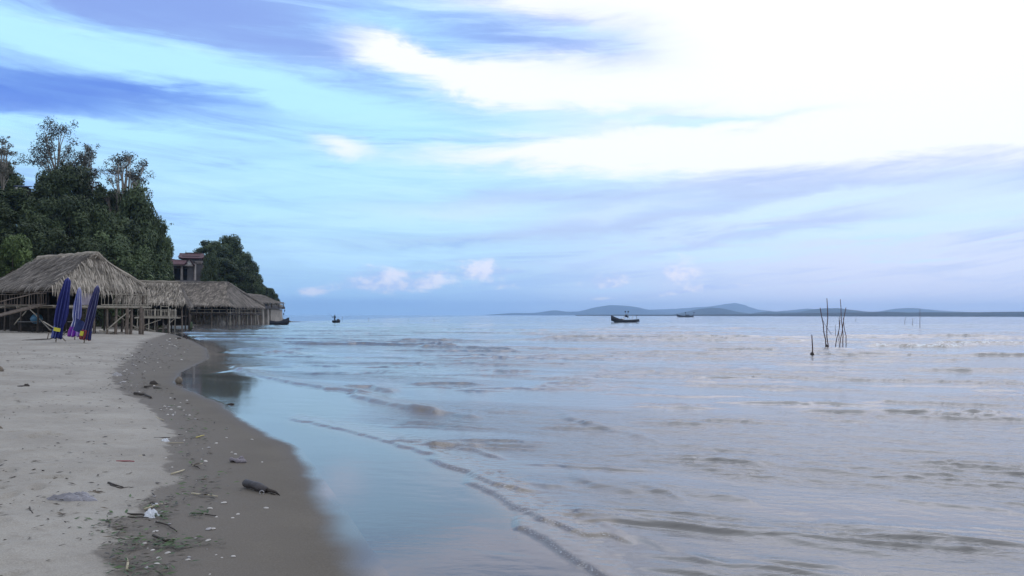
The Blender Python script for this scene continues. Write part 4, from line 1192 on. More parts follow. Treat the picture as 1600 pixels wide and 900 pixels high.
M['red_cloth'] = cloth('red_cloth', [(0.28, 0.06, 0.075), (0.30, 0.07, 0.08), (0.03, 0.035, 0.13), (0.26, 0.06, 0.07)])
M['dark_blue_hem'] = cloth('dark_blue_hem', [(0.02, 0.026, 0.15), (0.03, 0.035, 0.2), (0.02, 0.026, 0.15), (0.10, 0.12, 0.30)])
M['yellow_cloth'] = simple('yellow_cloth', (0.50, 0.46, 0.05), .75, .15, 4)
M['navy_flap'] = simple('navy_flap_cloth', (0.028, 0.04, 0.13), .8, .2, 4)
def umbrella(base_px, top_px, prof, cm, hem_m, label, hem_from=.80, extra=None, seed=1, folds=9):
    b = ground(*base_px); t = at(top_px[0], top_px[1], b.y - .1)
    ax = t - b; L = ax.length
    root = empty('beach_umbrella', b, 0, label, 'umbrella', 'folded beach umbrellas before the first hut')
    rot = Vector((0, 0, 1)).rotation_difference(ax.normalized()).to_matrix()
    rr = random.Random(seed)
    p = MB(); p.tube([rot @ Vector((0, 0, -.35)), rot @ Vector((0, 0, L * .97))], [.030, .022], 7); p.build('pole', M['pale_wood'], root, True)
    def surf(t0, t1, mat, name, wide=1.0, drop=0):
        mb = MB(); n = folds * 6; rows = []
        m = max(6, int((t1 - t0) * 34))
        ph = [rr.uniform(-.25, .25) for _ in range(folds)]
        for i in range(m + 1):
            t = t0 + (t1 - t0) * i / m                      # 0 top .. 1 bottom of cloth
            r = np.interp(t, [q_[0] for q_ in prof], [q_[1] for q_ in prof]) * wide
            row = []
            for k in range(n + 1):
                w = 2 * PI * k / n
                f = k % n // 6
                wob = 1 + (.40 * min(1, t * 3)) * math.cos(folds * w + t * 1.3 + ph[f]) + .10 * math.sin(2 * w + 6 * t + seed) + .07 * math.sin(3 * w + 11 * t)
                z = L * (1 - t * .93) - (drop * .04 * math.cos(folds * w) if i == m else 0)
                row.append(rot @ Vector((math.cos(w) * r * wob, math.sin(w) * r * wob, z)))
            rows.append(row)
        vs = [v for r_ in rows for v in r_]; nc = n + 1
        st = [rr.random() for _ in range(folds)]
        for i in range(m):
            for k in range(n):
                f = k // 6; kk = k % 6
                val = .12 if kk in (0, 1) else .37 if kk in (2,) else .62 if kk in (3, 4) else .87
                if kk == 2 and st[f] > .5: val = .12
                mb.f.append((i * nc + k, (i + 1) * nc + k, (i + 1) * nc + k + 1, i * nc + k + 1)); mb.r.append(val)
        mb.v = [tuple(v) for v in vs]
        o = mb.build(name, mat, root, True)
        sm = o.modifiers.new('thickness', 'SOLIDIFY'); sm.thickness = .008
        return o
    surf(0, hem_from, cm, 'canopy')
    surf(hem_from - .012, .99, hem_m, 'hem', 1.03, 1)
    tp = MB(); tp.lump(rot @ Vector((0, 0, L)), (.06, .06, .07), 8, 6, .05); tp.build('cap', cm, root, True)
    if extra: extra(root, rot, L)
    return root
def yellow_tag(fr, w, h, off):
    def f(root, rot, L):
        mb = MB(); rows = []
        for k in range(4):
            rows.append([rot @ Vector((off[0] - w / 2 + w * i / 6 + .01 * math.sin(k), off[1] - .03 * math.sin(PI * i / 6), L * fr - h * k / 3)) for i in range(7)])
        mb.sheet(rows, both=(0, .012, 0)); mb.build('tag', M['yellow_cloth'], root)
    return f
umbrella((87, 536), (106, 436), [(0, .10), (.012, .14), (.05, .165), (.3, .18), (.55, .20), (.72, .18), (.80, .14), (1, .18)], M['blue_cloth'], M['dark_blue_hem'], 'deep blue folded beach umbrella with a yellow tag, leftmost and tallest of the three', .80, yellow_tag(.245, .32, .17, (.03, -.20)), 3)
umbrella((116.5, 531.5), (124, 451), [(0, .06), (.04, .10), (.3, .135), (.58, .16), (.66, .125), (.8, .20), (.9, .26), (1, .28)], M['striped_cloth'], M['purple_cloth'], 'white and blue striped folded beach umbrella with purple lower edge, middle one of the three', .80, None, 5)
def e3(root, rot, L):
    yellow_tag(.215, .17, .22, (-.12, -.22))(root, rot, L)
    mb = MB(); rows = []
    for k in range(5): rows.append([rot @ Vector((-.62 + .08 * i + .02 * math.sin(k + i), -.05 - .05 * math.sin(i * 1.1), L * (.40 - .052 * k) - .02 * i)) for i in range(8)])
    mb.sheet(rows, both=(0, .012, 0)); mb.build('flap', M['navy_flap'], root)
umbrella((131, 537), (152.5, 448), [(0, .06), (.04, .11), (.3, .135), (.55, .155), (.68, .13), (.8, .15), (1, .18)], M['navy_cloth'], M['red_cloth'], 'navy striped folded beach umbrella with red and yellow bottom, rightmost of the three', .83, e3, 7)

# ------------------------------------------------------------------ sling chair
def sling_chair():
    p = ground(86, 534); s = mpp(p)
    q_ = Vector((p.x, p.y, p.z))
    root = empty('sling_chair', q_, R(6), 'reclined wooden sling chair with dark fabric on the sand in front of the blue umbrella', 'chair')
    def P(px, py, dy=0.0): v = at(px, py, p.y + dy) - q_; v.rotate(Matrix.Rotation(-R(6), 3, 'Z')); return v
    dp = .62
    for i, d in enumerate((0, dp)):
        a = MB(); a.stick(P(68, 502.5, d), P(99, 521.5, d), .026, .026, 6, .002); a.build('side_rail', M['pale_wood' if i == 0 else 'wood'], root, True)
        a = MB(); a.stick(P(90.5, 516, d), P(86, 536, d), .028, .026, 6, .002); a.build('leg', M['pale_wood'], root, True)
        a = MB(); a.stick(P(92, 521.5, d), P(102.5, 533, d), .026, .026, 6, .002); a.build('leg', M['wood'], root, True)
        a = MB(); a.stick(P(76.5, 519, d), P(74, 530, d), .026, .024, 6, .002); a.build('leg', M['wood'], root, True)
    a = MB(); a.stick(P(68, 502.5, 0), P(68, 502.5, dp), .028); a.stick(P(104, 516, 0), P(104, 516, dp), .026); a.stick(P(86, 533, 0), P(86, 533, dp), .02); a.build('crossbar', M['pale_wood'], root, True)
    rows = []
    prof = [(68.5, 503.5), (74, 509.5), (80, 514.5), (86, 518.5), (92, 521), (98, 519.5), (104, 516.2)]
    for (x, y) in prof: rows.append([P(x, y, .03 + (dp - .06) * k / 5) - Vector((0, 0, .03 * math.sin(PI * k / 5))) for k in range(6)])
    f = MB(); f.sheet(rows, both=(0, 0, -.02)); f.build('sling', M['grey_sling'], root, True)
    rows = [[P(x, y + 2.5, .03 + (dp - .06) * k / 5) for k in range(6)] for (x, y) in ((95, 521), (99, 522), (104.5, 519.5), (105.5, 517))]
    f = MB(); f.sheet(rows, both=(0, 0, -.03)); f.build('cushion', M['grey_sling'], root, True)
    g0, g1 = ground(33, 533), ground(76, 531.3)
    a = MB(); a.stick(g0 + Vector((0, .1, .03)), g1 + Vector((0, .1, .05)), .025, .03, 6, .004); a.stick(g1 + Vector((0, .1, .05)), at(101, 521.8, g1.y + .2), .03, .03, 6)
    o = a.build('pole', M['dark_wood'], None, True); tag(o, 'long dark bent bar lying on the sand, one end raised under the sling chair', 'pole')  # thin dark bar along the sand, rising under the chair
    o.name = 'dark_bar'
M['grey_sling'] = simple('grey_sling_fabric', (0.13, 0.13, 0.145), .85, .25, 5)
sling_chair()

# ------------------------------------------------------------------ things under the first hut
M['blue_plastic'] = simple('faded_blue_plastic', (0.07, 0.20, 0.32), .45, .2, 3, .4)
M['grey_board'] = simple('grey_board', (0.22, 0.22, 0.23), .8, .3, 2)
def tub(px, py, Y, r, label):
    p = at(px, py, Y); p.z = float(beach_z(p.x, p.y))
    root = empty('plastic_tub', (p.x, p.y, p.z), 0.3, label, 'tub')
    st = MB(); st.box((0, 0, .42), (.8, .5, .06)); 
    for sx in (-.34, .34):
        for sy in (-.2, .2): st.box((sx, sy, .2), (.06, .06, .42))
    st.build('stand', M['dark_wood'], root)
    b = MB()
    rot = Matrix.Rotation(R(72), 3, 'X')
    c = Vector((0, 0, .45 + r))
    b.tube([c + rot @ Vector((0, 0, z)) for z in (-.05, .0, .22, .40, .42, .40, .2, .05)], [r * k for k in (.01, .62, .85, 1.0, 1.04, .95, .80, .55)], 20)
    b.build('bowl', M['blue_plastic'], root, True)
tub(59, 492, 63.5, .40, 'faded blue round plastic tub tipped on its side under the nearest hut')
def table(px, Y, w, d, h, label, mt):
    p = at(px, 500, Y); z = float(beach_z(p.x, p.y))
    root = empty('table', (p.x, Y, z), R(20), label, 'table')
    t = MB(); t.box((0, 0, h), (w, d, .05)); t.build('tabletop', mt, root)
    for sx in (-.45, .45):
        for sy in (-.42, .42):
            l = MB(); l.box((sx * w, sy * d, h / 2), (.05, .05, h)); l.build('leg', M['dark_wood'], root)
table(46, 62.5, 1.4, .7, .75, 'low grey table in the shade under the nearest hut, left of the umbrellas', M['grey_board'])
table(108, 64.0, .9, .5, .80, 'small pale table in the shade between the blue and the striped umbrella', M['white_paint'])
for i, (px, py, Y, w, h, lab) in enumerate([(58, 505, 66, .55, .75, 'grey board standing on edge under the blue tub'), (47, 497, 66.5, .5, .6, 'grey board leaning under the hut left of the blue tub'), (77, 487, 66, .42, .6, 'pale striped board propped under the hut right of the blue tub')]):
    p = at(px, py, Y); p.z = float(beach_z(p.x, p.y)) + (.0 if i < 1 else .3 * 0)
    mb = MB(); mb.box((0, 0, h / 2 + (0 if i == 0 else .0)), (w, .05, h), rot=Matrix.Rotation(R(4 * i - 6), 3, 'X')); mb.box((0, -.03, h * .8), (w * .8, .02, .04))
    o = mb.build('board', M['grey_board' if i < 2 else 'white_paint']); o.location = p; tag(o, lab, 'board')

# ------------------------------------------------------------------ boats
M['hull_dark'] = simple('dark_tarred_hull', (0.030, 0.034, 0.045), .6, .3, 2, .35)
M['hull_grey'] = simple('grey_hull', (0.055, 0.058, 0.068), .65, .3, 2, .3)
M['hull_pale'] = simple('pale_blue_hull', (0.42, 0.47, 0.50), .6, .2, 2, .3)
M['boat_tan'] = simple('tan_boat_planks', (0.24, 0.21, 0.185), .75, .25, 3)
M['flag_dark'] = simple('dark_flag_cloth', (0.03, 0.04, 0.07), .8, .2, 3)
M['foam_white'] = simple('white_foam_float', (0.75, 0.75, 0.74), .7, .1, 3)
def hull(mb, L, B, Hm, bow, stern, n=15, m=9, th=.05):
    """open wooden hull along x, bow at -x; Hm freeboard amidships, bow / stern extra rise"""
    rows = []
    for i in range(n):
        t = i / (n - 1); x = (t - .5) * L
        w = B / 2 * max(.03, math.sin(PI * min(1, (t * .93 + .04))) ** .62)
        rise = bow * max(0, 1 - t / .45) ** 1.8 + stern * max(0, (t - .68) / .32) ** 1.8
        keel = -.28 + rise * .62 * (1 if t < .1 or t > .92 else max(0, 1 - t / .25) if t < .5 else max(0, (t - .8) / .2))
        top = Hm + rise
        xx = x - (bow * .35 * max(0, 1 - t / .2)) + stern * .2 * max(0, (t - .85) / .15)
        row = []
        for j in range(m):
            a = PI * j / (m - 1)
            yy = -math.cos(a) * w; k = math.sin(a) ** .8
            row.append((xx, yy, top + (keel - top) * k))
        rows.append(row)
    mb.sheet(rows)
    return rows
def hull_obj(root, L, B, Hm, bow, stern, mat, th=.05):
    mb = MB(); rows = hull(mb, L, B, Hm, bow, stern)
    o = mb.build('hull', mat, root, True); s = o.modifiers.new('thickness', 'SOLIDIFY'); s.thickness = th; s.offset = 0
    g = MB()
    g.tube([Vector(r_[0]) + Vector((0, 0, .02)) for r_ in rows], .045, 5); g.tube([Vector(r_[-1]) + Vector((0, 0, .02)) for r_ in rows], .045, 5)
    g.build('gunwale', mat, root)
    return rows
def boat_fishing():
    p = on(976, 503.6); s = mpp(p)
    root = empty('fishing_boat', (p.x, p.y, 0), R(4), 'dark wooden fishing boat with high bow and two dark flags, anchored in mid water', 'boat')
    hull_obj(root, 5.5, 1.5, .52, 1.05, .12, M['hull_dark'])
    for x in (-1.2, .2, 1.4):
        t = MB(); t.box((x, 0, .42), (.22, 1.3, .05)); t.build('thwart', M['boat_tan'], root)
    a = MB(); a.stick((-.35, -.5, .4), (.15, -.1, 1.75), .03); a.stick((-.35, .5, .4), (.15, .1, 1.75), .03); a.stick((1.2, 0, .4), (.75, 0, 1.8), .03); a.stick((.1, 0, 1.75), (.8, 0, 1.8), .03); a.build('frame', M['pale_wood'], root)
    for x, dx in ((.28, -.12), (.72, .1)):
        f = MB(); f.stick((x, 0, 1.7), (x + dx, 0, 2.55), .022); f.build('flag_pole', M['wood'], root)
        f = MB(); f.sheet([[(x + dx - .14, .02 * k, 2.58 - .32 * k) for k in range(2)], [(x + dx, .05 - .04 * k, 2.60 - .32 * k) for k in range(2)], [(x + dx + .16, .02 * k, 2.57 - .34 * k) for k in range(2)]], both=(0, .015, 0)); f.build('flag', M['flag_dark'], root)
    n = MB(); n.lump((.35, 0, 1.45), (.32, .24, .26), 9, 6, .2, 4); n.lump((.7, 0, 1.25), (.2, .16, .18), 8, 5, .2, 5); n.build('net_bundle', M['flag_dark'], root, True)
    n = MB(); n.lump((-.75, 0, .62), (.42, .35, .20), 10, 6, .15, 6); n.build('net_heap', M['hull_grey'], root, True)
    c = MB(); c.lump((-.35, .1, .72), (.24, .2, .18), 10, 6, .1, 8); c.build('float', M['foam_white'], root, True)
    e = MB(); e.box((3.1, 0, .42), (.55, .45, .62), rot=Matrix.Rotation(R(-12), 3, 'Y')); e.stick((2.8, 0, .5), (2.8, 0, 1.65), .05, .045); e.stick((2.75, 0, 1.6), (3.0, 0, 1.55), .06); e.build('engine', M['hull_dark'], root)
    w = MB(); w.stick((1.85, 0, .4), (1.85, 0, 1.6), .028); w.stick((1.85, 0, 1.5), (2.8, 0, 1.55), .02); w.build('post', M['pale_wood'], root)
boat_fishing()
def boat_moored():
    p = on(435.5, 507.0)
    root = empty('rowing_boat', (p.x, p.y, 0), R(172), 'dark small wooden boat moored beside the concrete end block of the point', 'boat')
    hull_obj(root, 2.95, 1.15, .46, .62, .15, M['hull_dark'])
    d = MB(); d.sheet([[(-.6, -.5, .48), (-.6, .5, .48)], [(.2, -.56, .40), (.2, .56, .40)], [(.9, -.45, .50), (.9, .45, .50)]], both=(0, 0, -.06)); d.build('deck_planks', M['boat_tan'], root)
    n = MB(); n.lump((-.95, 0, .62), (.28, .26, .2), 9, 6, .2, 3); n.build('bundle', M['flag_dark'], root, True)
    c = MB(); c.lump((-.72, -.1, .60), (.13, .12, .14), 8, 5, .1, 2); c.build('float', M['foam_white'], root, True)
    for x, h in ((-.9, 2.45), (-.72, 1.9)):
        q_ = MB(); q_.stick((x + .1, 0, .3), (x - .05, 0, h), .018, .012); q_.build('pole', M['pale_wood'], root)
        f = MB(); f.sheet([[(x - .05, 0, h), (x, .02, h - .32)], [(x - .20, .03, h - .12), (x - .1, 0, h - .40)]], both=(0, .015, 0)); f.build('flag', M['flag_dark'], root)
boat_moored()
def boat_far():
    p = on(1071, 495.6)
    root = empty('fishing_boat', (p.x, p.y, 0), R(-3), 'long low dark fishing boat far out before the small near hills', 'boat')
    k = mpp(p)
    hull_obj(root, 25 * k, 4.0, 1.1, 1.6, .9, M['hull_dark'], .15)
    c = MB(); c.box((3 * k, 0, 1.6), (6 * k, 1.8, 1.3)); c.build('cabin', M['hull_grey'], root)
    for x, l in ((1.5 * k, -2.2), (12 * k, 2.0)):
        m_ = MB(); m_.stick((x, 0, .8), (x + l * .4, 0, 4.2), .12, .08); m_.build('mast', M['wood'], root)
        f = MB(); f.lump((x + l * .4, 0, 4.2), (.5, .2, .55), 8, 5, .2, 3); f.build('flag', M['flag_dark'], root)
boat_far()
M['skin'] = simple('skin', (0.20, 0.12, 0.08), .6, .1, 3)
M['dark_clothes'] = simple('dark_clothes', (0.03, 0.035, 0.05), .85, .2, 3)
def skin_body(name, joints, edges, radii, mat, loc, rz):
    me = bpy.data.meshes.new(name); me.from_pydata(joints, edges, []); me.materials.append(mat)
    o = bpy.data.objects.new(name, me); COL.objects.link(o)
    o.modifiers.new('skin', 'SKIN'); 
    sv = me.skin_vertices[0].data if me.skin_vertices else None
    if sv is None:
        return o
    for i, r in enumerate(radii): sv[i].radius = (r, r)
    sv[0].use_root = True
    sb = o.modifiers.new('sub', 'SUBSURF'); sb.levels = 1; sb.render_levels = 2
    o.location = loc; o.rotation_euler.z = rz
    return o
def coracle():
    p = on(525.3, 504.3)
    root = empty('basket_boat', (p.x, p.y, 0), 0, 'round dark basket boat with one person standing in it, left of centre', 'boat')
    b = MB(); n = 24; prof = [(.05, -.22), (.45, -.2), (.70, -.02), (.80, .25), (.84, .50), (.79, .51), (.75, .26), (.64, .02), (.4, -.12), (.05, -.14)]
    rows = [[(math.cos(2 * PI * k / n) * r, math.sin(2 * PI * k / n) * r * .95, z + .05 * math.cos(2 * PI * k / n)) for k in range(n + 1)] for r, z in prof]
    b.sheet(rows); b.build('basket', M['hull_dark'], root, True)
    h = MB(); h.lump((.42, 0, .52), (.34, .4, .22), 10, 6, .2, 3); h.build('net_heap', M['hull_dark'], root, True)
    z0 = -.12
    J = [(0, 0, .86), (0, 0, 1.12), (0, .02, 1.34), (0, .02, 1.46), (0, .03, 1.56), (0, .03, 1.68), (-.09, 0, .80), (-.12, -.03, .46), (-.12, 0, .06), (-.12, -.12, .03), (.09, 0, .80), (.14, -.02, .46), (.15, .02, .06), (.15, -.10, .03),
         (-.17, 0, 1.36), (-.33, -.12, 1.16), (-.50, -.22, 1.24), (-.57, -.24, 1.28), (.17, 0, 1.36), (.26, -.14, 1.10), (.02, -.30, 1.10), (-.06, -.32, 1.11)]
    E = [(0, 1), (1, 2), (2, 3), (3, 4), (4, 5), (0, 6), (6, 7), (7, 8), (8, 9), (0, 10), (10, 11), (11, 12), (12, 13), (2, 14), (14, 15), (15, 16), (16, 17), (2, 18), (18, 19), (19, 20), (20, 21)]
    Rr = [.13, .12, .13, .055, .085, .075, .085, .062, .042, .035, .085, .062, .042, .035, .06, .045, .035, .03, .06, .045, .035, .03]
    J = [(x, y, z + z0) for x, y, z in J]
    me = bpy.data.meshes.new('person'); me.from_pydata(J, E, [])
    o = bpy.data.objects.new('person', me); COL.objects.link(o)
    bpy.context.view_layer.objects.active = o
    md = o.modifiers.new('skin', 'SKIN')
    if not me.skin_vertices:
        import bmesh
        bm = bmesh.new(); bm.from_mesh(me); bm.verts.layers.skin.verify(); bm.to_mesh(me); bm.free()
    for i, r in enumerate(Rr): me.skin_vertices[0].data[i].radius = (r, r)
    me.skin_vertices[0].data[0].use_root = True
    sb = o.modifiers.new('sub', 'SUBSURF'); sb.levels = 1; sb.render_levels = 2
    me.materials.append(M['dark_clothes'])
    o.location = (p.x - .30, p.y, 0); tag(o, 'person standing in the round basket boat in dark clothes, holding a long rod', 'person')
    hair = MB(); hair.lump((0, .035, 1.64 + z0), (.098, .105, .09), 10, 6, .04, 1); hair.build('hair', M['void'], o, True)
    r = MB(); r.stick(Vector((p.x - .30 - .05, p.y - .32, 1.0)), Vector((p.x - 1.75, p.y - .2, 1.98)), .022, .012, 5)
    q_ = r.build('fishing_rod', M['dark_wood']); tag(q_, 'thin dark rod held out to the left by the person in the basket boat', 'rod')
coracle()
def bow_boat():
    p = at(279, 506, 104)
    root = empty('canoe', (p.x, p.y, 0), R(183), 'pale narrow boat lying beyond the bamboo platform, its raised bow pointing seawards', 'boat')
    hull_obj(root, 2.6, .7, .16, .40, .05, M['hull_pale'])
    t = MB(); t.box((.2, 0, .12), (.2, .6, .05)); t.build('thwart', M['boat_tan'], root)
bow_boat()
M['net_green'] = simple('weedy_green_net', (0.09, 0.12, 0.07), .9, .5, 8)
def mooring_post():
    p = on(298, 516.3)
    root = empty('mooring_post', (p.x, p.y, 0), 0, 'dark post in the water wrapped in weedy green netting by the pale boat', 'post')
    k = mpp(p)
    a = MB(); a.stick((0, 0, -.8), (-.12, 0, 25 * k), .13, .10, 7, .006); a.build('pole', M['dark_wood'], root, True)
    n = MB(); n.lump((.10, -.05, 7 * k), (.17, .15, .38), 9, 7, .25, 3); n.build('netting', M['net_green'], root, True)
    n = MB(); n.lump((.26, -.1, 4.5 * k), (.11, .1, .12), 8, 5, .15, 5); n.build('float', M['boat_tan'], root, True)
mooring_post()
def ropewheel():
    p = at(259, 506, 86.5)
    root = empty('hanging_ring', (p.x, p.y, .1), 0, 'pale rope ring hanging between the right legs of the bamboo platform', 'ring')
    b = MB(); n = 18
    b.tube([Vector((math.cos(PI * k / n - PI) * .26, 0, .72 + math.sin(PI * k / n - PI) * .34)) for k in range(n + 1)], .06, 6)
    b.build('rope', M['plaster'], root, True)
    b = MB(); b.stick((-.26, 0, .7), (-.3, 0, 1.25), .02); b.stick((.26, 0, .7), (.3, 0, 1.25), .02); b.build('hanger', M['wood'], root)
ropewheel()

# ------------------------------------------------------------------ stakes in the water
M['stake'] = simple('dark_red_brown_stake', (0.115, 0.070, 0.066), .8, .35, 5)
M['stake_far'] = M['stake']
def stake(base, top, label, r=.035, clump=False, group='fishing stakes standing in the shallow sea', bend=.012):
    b = on(*base); t = at(top[0], top[1], b.y + random.uniform(-.3, .3))
    mb = MB(); d = (t - b).normalized()
    mb.stick(b - d * .9, t, r * .70, r * .40, 6, bend, seg=7)
    nm = 'fishing_stake'
    if clump:
        root = empty(nm, b, 0, label, 'stake', group)
        mb.v = [tuple(Vector(v) - b) for v in mb.v]; mb.build('pole', M['stake'], root, True)
        c = MB(); c.lump((.0, 0, .06), (.075, .07, .10), 8, 6, .25, int(base[0])); c.build('weed_clump', M['dark_wood'], root, True)
    else:
        mb.v = [tuple(Vector(v) - b) for v in mb.v]; o = mb.build(nm, M['stake'], None, True); o.location = b
        tag(o, label, 'stake', group)
for b, t, l, r, c in [
        ((1269.5, 556), (1268.4, 523), 'short lone stake nearest the beach, left of the stake cluster', .05, True),
        ((1291.5, 543), (1281.5, 481), 'stake leaning left, leftmost of the tall cluster', .05, True),
        ((1293.5, 544), (1292, 466), 'tallest upright stake of the left pair', .048, False),
        ((1299, 523), (1285.5, 500), 'thin slanting stake behind the left pair', .035, False),
        ((1305, 525), (1305.6, 507), 'short thin stake standing between the two groups of stakes', .035, False),
        ((1306.3, 541.5), (1312.5, 500), 'stake leaning right, front left of the right group', .042, False),
        ((1310.6, 532), (1311.5, 494), 'upright stake at the back of the right group', .042, False),
        ((1317.5, 539.5), (1313, 467.5), 'tallest stake of the right group, topped by a fork of light', .045, False),
        ((1312.8, 540), (1321.8, 480.5), 'long stake crossing the right group and leaning right', .042, False),
        ((1322.6, 539), (1317.8, 496), 'rightmost stake of the cluster, leaning left', .042, False)]:
    stake(b, t, l.replace(', topped by a fork of light', ''), r, c)
for b, t, l in [((1413.5, 506.5), (1414.5, 495.5), 'thin distant stake, left of the three beyond the cluster'), ((1425.7, 508.5), (1426.5, 497), 'thin distant stake, middle of the three beyond the cluster'), ((1437.8, 511.5), (1437.4, 482.5), 'tall thin distant stake, right of the three beyond the cluster'),
                ((1336, 502), (1338.5, 496), 'tiny slanting stake far behind the cluster')]:
    stake(b, t, l, .06, group='far stakes beyond the cluster')
for b, t, l in [((534.5, 501), (535, 494.8), 'tiny stake just right of the basket boat'), ((576, 501.5), (576.3, 496), 'tiny far stake, first to the right of the basket boat'), ((638, 502), (637.7, 498), 'tiny far stake, second to the right of the basket boat'), ((678.5, 502), (678.3, 498), 'tiny far stake, third to the right of the basket boat')]:
    stake(b, t, l, .06, group='tiny stakes near the horizon')
stake((291.5, 530), (288, 521), 'short dark stump leaning at the water edge near the platform', .07, group='stumps at the far waterline', bend=.004)
g = ground(279.5, 529.5); mb = MB(); mb.lump((0, 0, .03), (.16, .12, .09), 9, 6, .2, 4); o = mb.build('rock', M['dark_wood'], None, True); o.location = g; tag(o, 'small dark rock at the waterline beside the leaning stump', 'rock')

# ------------------------------------------------------------------ wrack and litter on the sand
M['shell'] = simple('white_shell', (0.52, 0.48, 0.44), .55, .2, 20, .4)
M['shell_grey'] = simple('grey_shell', (0.38, 0.36, 0.36), .6, .25, 20, .4)
M['plastic_film'] = simple('grey_plastic_film', (0.27, 0.255, 0.275), .4, .25, 9, .5)
M['white_plastic'] = simple('white_plastic', (0.66, 0.67, 0.70), .45, .15, 10, .5)
M['straw'] = simple('pale_dry_stem', (0.46, 0.40, 0.28), .8, .2, 8)
M['twig'] = simple('dark_wet_twig', (0.045, 0.036, 0.030), .75, .3, 8, .3)
M['red_plastic'] = simple('dull_red_plastic', (0.26, 0.06, 0.07), .6, .15, 8)
M['yellow_stem'] = simple('yellow_stem', (0.50, 0.42, 0.14), .7, .2, 8)
M['coconut'] = simple('coconut_husk', (0.20, 0.165, 0.13), .85, .4, 10, .3, bump=.4)
M['rag'] = simple('wet_mauve_rag', (0.22, 0.195, 0.21), .85, .25, 12, .2)
M['log'] = simple('black_driftwood', (0.055, 0.048, 0.050), .6, .4, 9, .4, bump=.4)
def stick_thing(pts, r, mat, label, name='stick', cat='stick', lift=.008):
    P_ = []
    for (x, y) in pts:
        g = ground(x, y); P_.append(g)
    c = P_[0].copy(); mb = MB()
    Q = []
    for a, b in zip(P_[:-1], P_[1:]):
        for k in range(3): Q.append(a.lerp(b, k / 3) + Vector((random.uniform(-1, 1) * r, random.uniform(-1, 1) * r, random.uniform(0, .4) * r)))
    Q.append(P_[-1])
    mb.tube([q_ - c + Vector((0, 0, lift + r * .6)) for q_ in Q], [r * (1 - .45 * i / len(Q)) for i in range(len(Q))], 6)
    o = mb.build(name, mat, None, True); o.location = c
    return tag(o, label, cat)
S = stick_thing
S([(183, 722.5), (210, 722.8)], .008, M['red_plastic'], 'red straight stick lying on the dry sand')
S([(216, 715), (240, 710)], .006, M['straw'], 'pale stick lying flat, longer arm of a pale pair on the dry sand')
S([(233, 710.5), (238.5, 706)], .006, M['straw'], 'short pale stick crossing the end of the longer pale stick')
S([(168, 757.5), (192, 764)], .011, M['twig'], 'dark upper piece of two wet sticks beside each other on dry sand')
S([(172, 761), (190, 765.5), (205, 763.5)], .008, M['twig'], 'dark lower piece of two wet sticks with a thin tail')
S([(269, 742.5), (288, 736)], .009, M['straw'], 'pale stem on the damp sand above the green leaf litter')
S([(300, 773), (340, 777.5)], .006, M['straw'], 'long straight pale stem below the leaf litter at mid beach')
S([(225, 798.5), (254, 790)], .009, M['straw'], 'pale thick stem beside the white scrap')
S([(228, 797), (241, 788.5)], .006, M['straw'], 'thin pale stem forming a narrow V with the thick one')
S([(199, 806), (222, 806.5), (235, 809)], .008, M['twig'], 'dark twig left of the white scrap')
S([(199, 810), (232, 811)], .005, M['twig'], 'thin dark twig under the other, left of the white scrap')
S([(245, 818), (262, 823), (276, 833)], .007, M['twig'], 'long curved dark twig below the white scrap')
S([(238, 839.5), (258, 848), (268, 849.5), (274, 846.5)], .009, M['twig'], 'forked dark stick among green leaves low on the beach')
S([(199.5, 894), (198, 876)], .009, M['straw'], 'pale stem pointing at the viewer near the bottom edge')
S([(263, 693.5), (287, 693.3)], .006, M['straw'], 'straight pale stem by the blue-white wrapper')
S([(306, 685), (319, 681.5)], .008, M['yellow_stem'], 'yellow stem among litter at mid beach')
S([(222, 653.5), (243, 653), (256, 658)], .008, M['straw'], 'thin bent straw across the damp edge')
S([(193, 657), (210, 659)], .007, M['twig'], 'thin dark twig on dry sand near the damp edge')
S([(212, 617), (225, 619), (236, 623.5)], .028, M['twig'], 'thick black branch on the damp sand above the green litter')
S([(241, 686), (266, 685)], .007, M['twig'], 'dark twig at the damp edge above the wrapper')
S([(225, 606.5), (238, 604)], .022, M['twig'], 'black wet branch beside the dark mound of weed')
S([(300, 727), (312, 733.5)], .006, M['twig'], 'short dark twig upper of the pair near the rag')
S([(300, 729), (316, 726)], .006, M['straw'], 'pale twig crossing the short dark twig')
S([(298, 805), (318, 804.5)], .007, M['net_green'], 'green stalk lying by small leaves, right of the white scrap')
S([(320, 806), (338, 808)], .005, M['twig'], 'thin dark twig with a white shell at its end')
S([(165, 618), (182, 618)], .01, M['straw'], 'pale straw at the far damp edge')
S([(26, 681), (31, 688)], .006, M['straw'], 'short pale stick near the left edge')
S([(46, 795), (52, 806)], .006, M['twig'], 'short dark twig left of the grey plastic sheet')
S([(143, 545), (172, 544)], .014, M['twig'], 'dark stick on the far dry sand below the umbrellas')
S([(102, 586), (124, 585.5)], .012, M['twig'], 'dark stick on the dry sand far left')
def lump_thing(name, px, py, rad, mat, label, cat, seed=1, rough=.25, extra=None, flat=.35):
    g = ground(px, py)
    mb = MB(); mb.lump((0, 0, rad[2] * flat), rad, 12, 8, rough, seed)
    if extra: extra(mb)
    o = mb.build(name, mat, None, True); o.location = g
    return tag(o, label, cat)
def weed_extra(w):
    def f(mb):
        rr = random.Random(3)
        for k in range(9):
            a = rr.uniform(0, 6.28); l = w * rr.uniform(.6, 1.3)
            mb.tube([(math.cos(a) * w * .3, math.sin(a) * w * .2, .01), (math.cos(a) * l * .8, math.sin(a) * l * .5, .02), (math.cos(a + .4) * l, math.sin(a + .4) * l * .6, .006)], [.012, .009, .004], 4)
    return f
lump_thing('seaweed_clump', 38, 607, (.11, .07, .05), M['twig'], 'black clump of seaweed on the dry sand at left', 'seaweed', 2, .4, weed_extra(.17))
